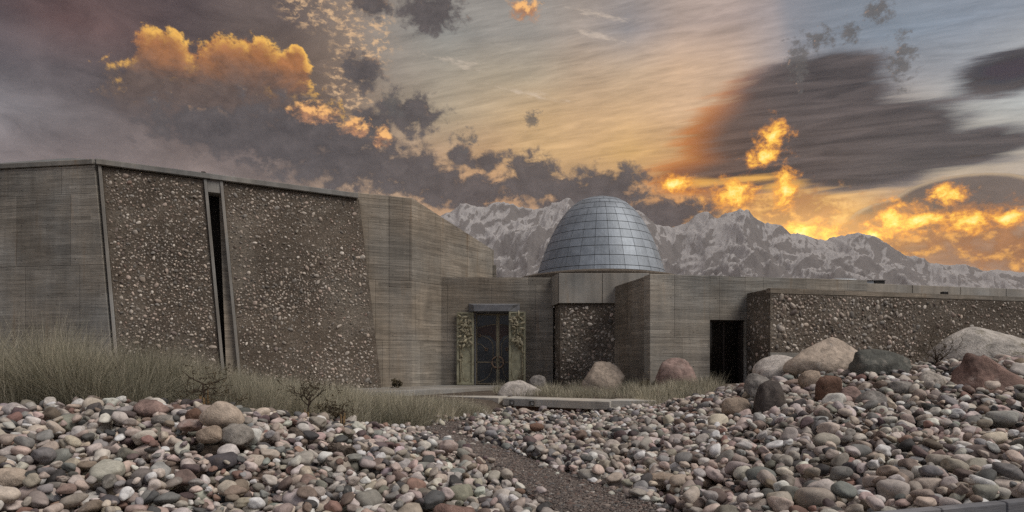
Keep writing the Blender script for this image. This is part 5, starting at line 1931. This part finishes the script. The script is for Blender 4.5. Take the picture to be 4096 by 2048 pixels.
grass_obj('grass', 'knee-high dry grass between the stones and the forecourt', [strands(*a_), strands(*b_), strands(*c_, droop=0.6)])
cs, hs, ps = [], [], []
while len(cs) < 120:
    px = GRS.uniform(1990, 2870)
    y = GRS.uniform(20.9, 24.5) if px < 2560 else GRS.uniform(18.9, 21.6)
    x = (px - 2048) / F * y
    if px < 2520 and y < 22.6 - (px - 2048) * 0.0030:
        continue
    cs.append((x, y))
    hs.append(GRS.uniform(0.28, 0.50))
    ps.append(150)
a_ = tussocks(cs, hs, ps, 0.32, [0.3, 0.2, 0.3, 0.14, 0.06], 0.009, 0.3)
grass_obj('short_grass', 'short dry grass around the boulders by the entrance', [strands(*a_)])


# ------------------------------------------------------------------ thorny shrubs
def shrub(label, px, Y, trunk_h, size, seed, levels=4, spread=1.0, leaf=0.5, trunk_r=0.02, up=0.35, cat='shrub', zbase=None, nleaf=1.0):
    r = random.Random(seed)
    x = (px - 2048) / F * Y
    z0 = float(ground_z(x, Y)) if zbase is None else zbase
    t = thing('thorn_shrub', (x, Y, z0), label, cat, 'dark twiggy thorn shrubs')
    tb, br, lv = MB(), MB(), MB()
    top = Vector((x + r.uniform(-0.05, 0.05), Y, z0 + trunk_h))
    tb.tube([(x, Y, z0 - 0.1), (x + r.uniform(-0.02, 0.02), Y, z0 + trunk_h * 0.5), tuple(top)], [trunk_r * 1.2, trunk_r, trunk_r * 0.8], 6)
    tb.build('trunk', M['twig'], t, smooth=True)

    def grow(p, d, ln, rad, lev):
        pts = [p]
        rads = [rad]
        k = 5
        q = p.copy()
        dd = d.copy()
        for i in range(k):
            dd = (dd + Vector((r.gauss(0, 0.28), r.gauss(0, 0.28), r.gauss(0, 0.22)))).normalized()
            q = q + dd * (ln / k)
            pts.append(q.copy())
            rads.append(rad * (1 - 0.6 * (i + 1) / k))
        br.tube(pts, rads, 4 if lev < 2 else 3)
        for i in range(1, k + 1):
            if r.random() < 0.8 * nleaf:
                # thorn or curled leaf
                for m_ in range(2 if lev >= 1 else 1):
                    c0 = pts[i]
                    e = Vector((r.gauss(0, 1), r.gauss(0, 1), r.gauss(0, 0.6))).normalized() * r.uniform(0.012, 0.032) * leaf * 2
                    s_ = e.orthogonal().normalized() * 0.007
                    lv.add([c0 - s_, c0 + s_, c0 + e * 0.6 + s_ * 1.5, c0 + e, c0 + e * 0.6 - s_ * 1.5], [(0, 1, 2, 3, 4)])
        if lev < levels:
            for c in range(r.choice((2, 3, 3))):
                i = r.randint(1, k)
                nd = (dd * 0.5 + Vector((r.gauss(0, 0.75) * spread, r.gauss(0, 0.75) * spread, r.gauss(0.1, 0.5)))).normalized()
                grow(pts[i], nd, ln * r.uniform(0.55, 0.8), max(rads[i] * 0.7, 0.0035), lev + 1)
    for c in range(6):
        an = 6.28 * c / 6 + r.uniform(-0.4, 0.4)
        d = Vector((math.cos(an) * spread, math.sin(an) * spread * 0.7, up + r.uniform(-0.1, 0.5))).normalized()
        grow(top - Vector((0, 0, r.uniform(0, 0.3) * trunk_h)), d, size * r.uniform(0.7, 1.1), trunk_r * 0.6, 1)
    o = br.build('branches', M['twig'], t)
    o = lv.build('leaves', M['twigleaf'], t)
    o['kind'] = 'stuff'
    return t


def canes(label, px, Y, zt_, n_, w, seed, lean=0.0):
    r = random.Random(seed)
    x = (px - 2048) / F * Y
    z0 = float(ground_z(x, Y))
    t = thing('cane_guard', (x, Y, z0), label, 'stake', 'split-cane guards round the shrubs')
    for i in range(n_):
        an = 6.28 * i / n_
        bx, by = x + w * math.cos(an), Y + w * math.sin(an)
        h = (zt_ - z0) * r.uniform(0.85, 1.05)
        MB().tube([(bx, by, z0 - 0.1), (bx + r.uniform(-0.01, 0.01) + lean * 0.5, by, z0 + h * 0.5), (bx + r.uniform(-0.015, 0.015) + lean, by, z0 + h)], [0.014, 0.012, 0.010], 5).build('cane', M['cane'], t)
    ring = [(x + (w + 0.014) * math.cos(6.28 * i / 10) + lean * 0.6, Y + (w + 0.014) * math.sin(6.28 * i / 10), z0 + (zt_ - z0) * 0.62) for i in range(10)]
    MB().tube(ring, 0.006, 4, closed=True).build('tie', M['twig'], t)


def zat(py, Y):
    return EYE - (py - HOR) / F * Y


shrub('wide dark thorn shrub behind the balanced stone', 818, 11.6, zat(1535, 11.6) - float(ground_z(-5.3, 11.6)), 0.44, 3, 4, 1.3, leaf=0.4, nleaf=0.5)
canes('leaning bundle of split canes under the wide thorn shrub', 806, 11.45, zat(1580, 11.45), 5, 0.045, 1)
canes('short split-cane bundle behind the wide thorn shrub trunk', 824, 11.9, zat(1556, 11.9), 4, 0.04, 2)
shrub('low thorn shrub with sideways branches right of the balanced stone', 908, 11.5, 0.28, 0.46, 14, 4, 1.7, up=0.02, leaf=0.4, nleaf=0.5)
canes('short pale cane collar at the low thorn shrub', 908, 11.42, zat(1615, 11.42), 4, 0.05, 3)
shrub('upright thorn shrub in front of the middle grass', 1228, 12.9, zat(1590, 12.9) - float(ground_z(-3.96, 12.9)), 0.50, 23, 4, 1.0, up=0.7, leaf=0.4, nleaf=0.5)
canes('thin cane collar at the upright thorn shrub', 1226, 12.8, zat(1640, 12.8), 4, 0.04, 4)
shrub('bent-over thorn shrub beside the standing cane guard', 1352, 13.0, 0.40, 0.36, 31, 4, 1.1, up=0.2, leaf=0.5, nleaf=0.6)
canes('tall standing guard of tied split canes among the stones', 1370, 12.4, zat(1655, 12.4), 7, 0.035, 5)
shrub('airy thorn shrub on the right mound in front of the pebble wing', 3745, 15.3, 0.30, 0.52, 42, 4, 0.9, up=0.9, trunk_r=0.022, leaf=0.5, nleaf=0.6)
shrub('small dark bush behind the peaked tan boulder', 3530, 16.6, 0.2, 0.22, 47, 3, 1.1, up=0.4)
shrub('bare dark bush growing against the entrance wall', 2150, 26.2, 0.15, 0.34, 51, 4, 0.8, up=1.2, leaf=0.3, nleaf=0.4)
shrub('bare thin bush in front of the right shutter', 2080, 25.5, 0.2, 0.38, 55, 4, 0.6, up=1.5, leaf=0.3, nleaf=0.3)
shrub('dark weedy bush at the foot of the hall pier', 1590, 24.9, 0.1, 0.20, 57, 4, 0.9, up=0.8, leaf=1.2, zbase=0.56)
shrub('low dark plant at the foot of the concrete wing', 2590, 22.0, 0.1, 0.20, 59, 4, 0.9, up=0.8, leaf=1.6)

# ------------------------------------------------------------------ driftwood
def log(name, label, pa, pb, ra, rb, seed):
    r = random.Random(seed)
    a, b = Vector(pa), Vector(pb)
    t = thing(name, tuple((a + b) / 2), label, 'log')
    k = 14
    pts, rads = [], []
    for i in range(k + 1):
        s_ = i / k
        q = a.lerp(b, s_) + Vector((r.gauss(0, 0.012), r.gauss(0, 0.012), r.gauss(0, 0.01)))
        pts.append(q)
        rads.append((ra + (rb - ra) * s_) * r.uniform(0.85, 1.12))
    o = MB().tube(pts, rads, 11).build('trunk', M['wood'], t)
    me = o.data
    for v in me.vertices:
        nn = mnoise.fractal(Vector(v.co) * 7, 1, 2, 3)
        v.co = Vector(v.co) + Vector((0, nn * 0.03, nn * 0.035))
    for i in range(3):
        sp = MB()
        q = pts[r.randint(2, k - 2)]
        sp.tube([q, q + Vector((r.uniform(-0.1, 0.1), -0.06, 0.08)), q + Vector((r.uniform(-0.16, 0.16), -0.08, 0.15))], [0.025, 0.016, 0.006], 5)
        sp.build('broken_branch', M['wood'], t)




def surf(px, Y, up=0.0):
    x = (px - 2048) / F * Y
    i_, j_ = int((x - HX0) / HM_RES), int((Y - HY0) / HM_RES)
    return (x, Y, float(np.median(HM[j_ - 4:j_ + 5, i_ - 4:i_ + 5])) + up)


q0_ = surf(1165, 10.7, 0.05)
q1_ = surf(1350, 9.9, 0.04)
log('driftwood_log', 'long weathered grey driftwood log lying among the left stones', q0_, q1_, 0.07, 0.05, 3)
q0_ = surf(1345, 9.9, 0.07)
q1_ = surf(1405, 9.55, 0.04)
log('driftwood_stump', 'short dark broken driftwood stump below the standing cane guard', q0_, q1_, 0.07, 0.09, 9)

for o in list(bpy.data.objects):
    if '_org' in o:
        del o['_org']
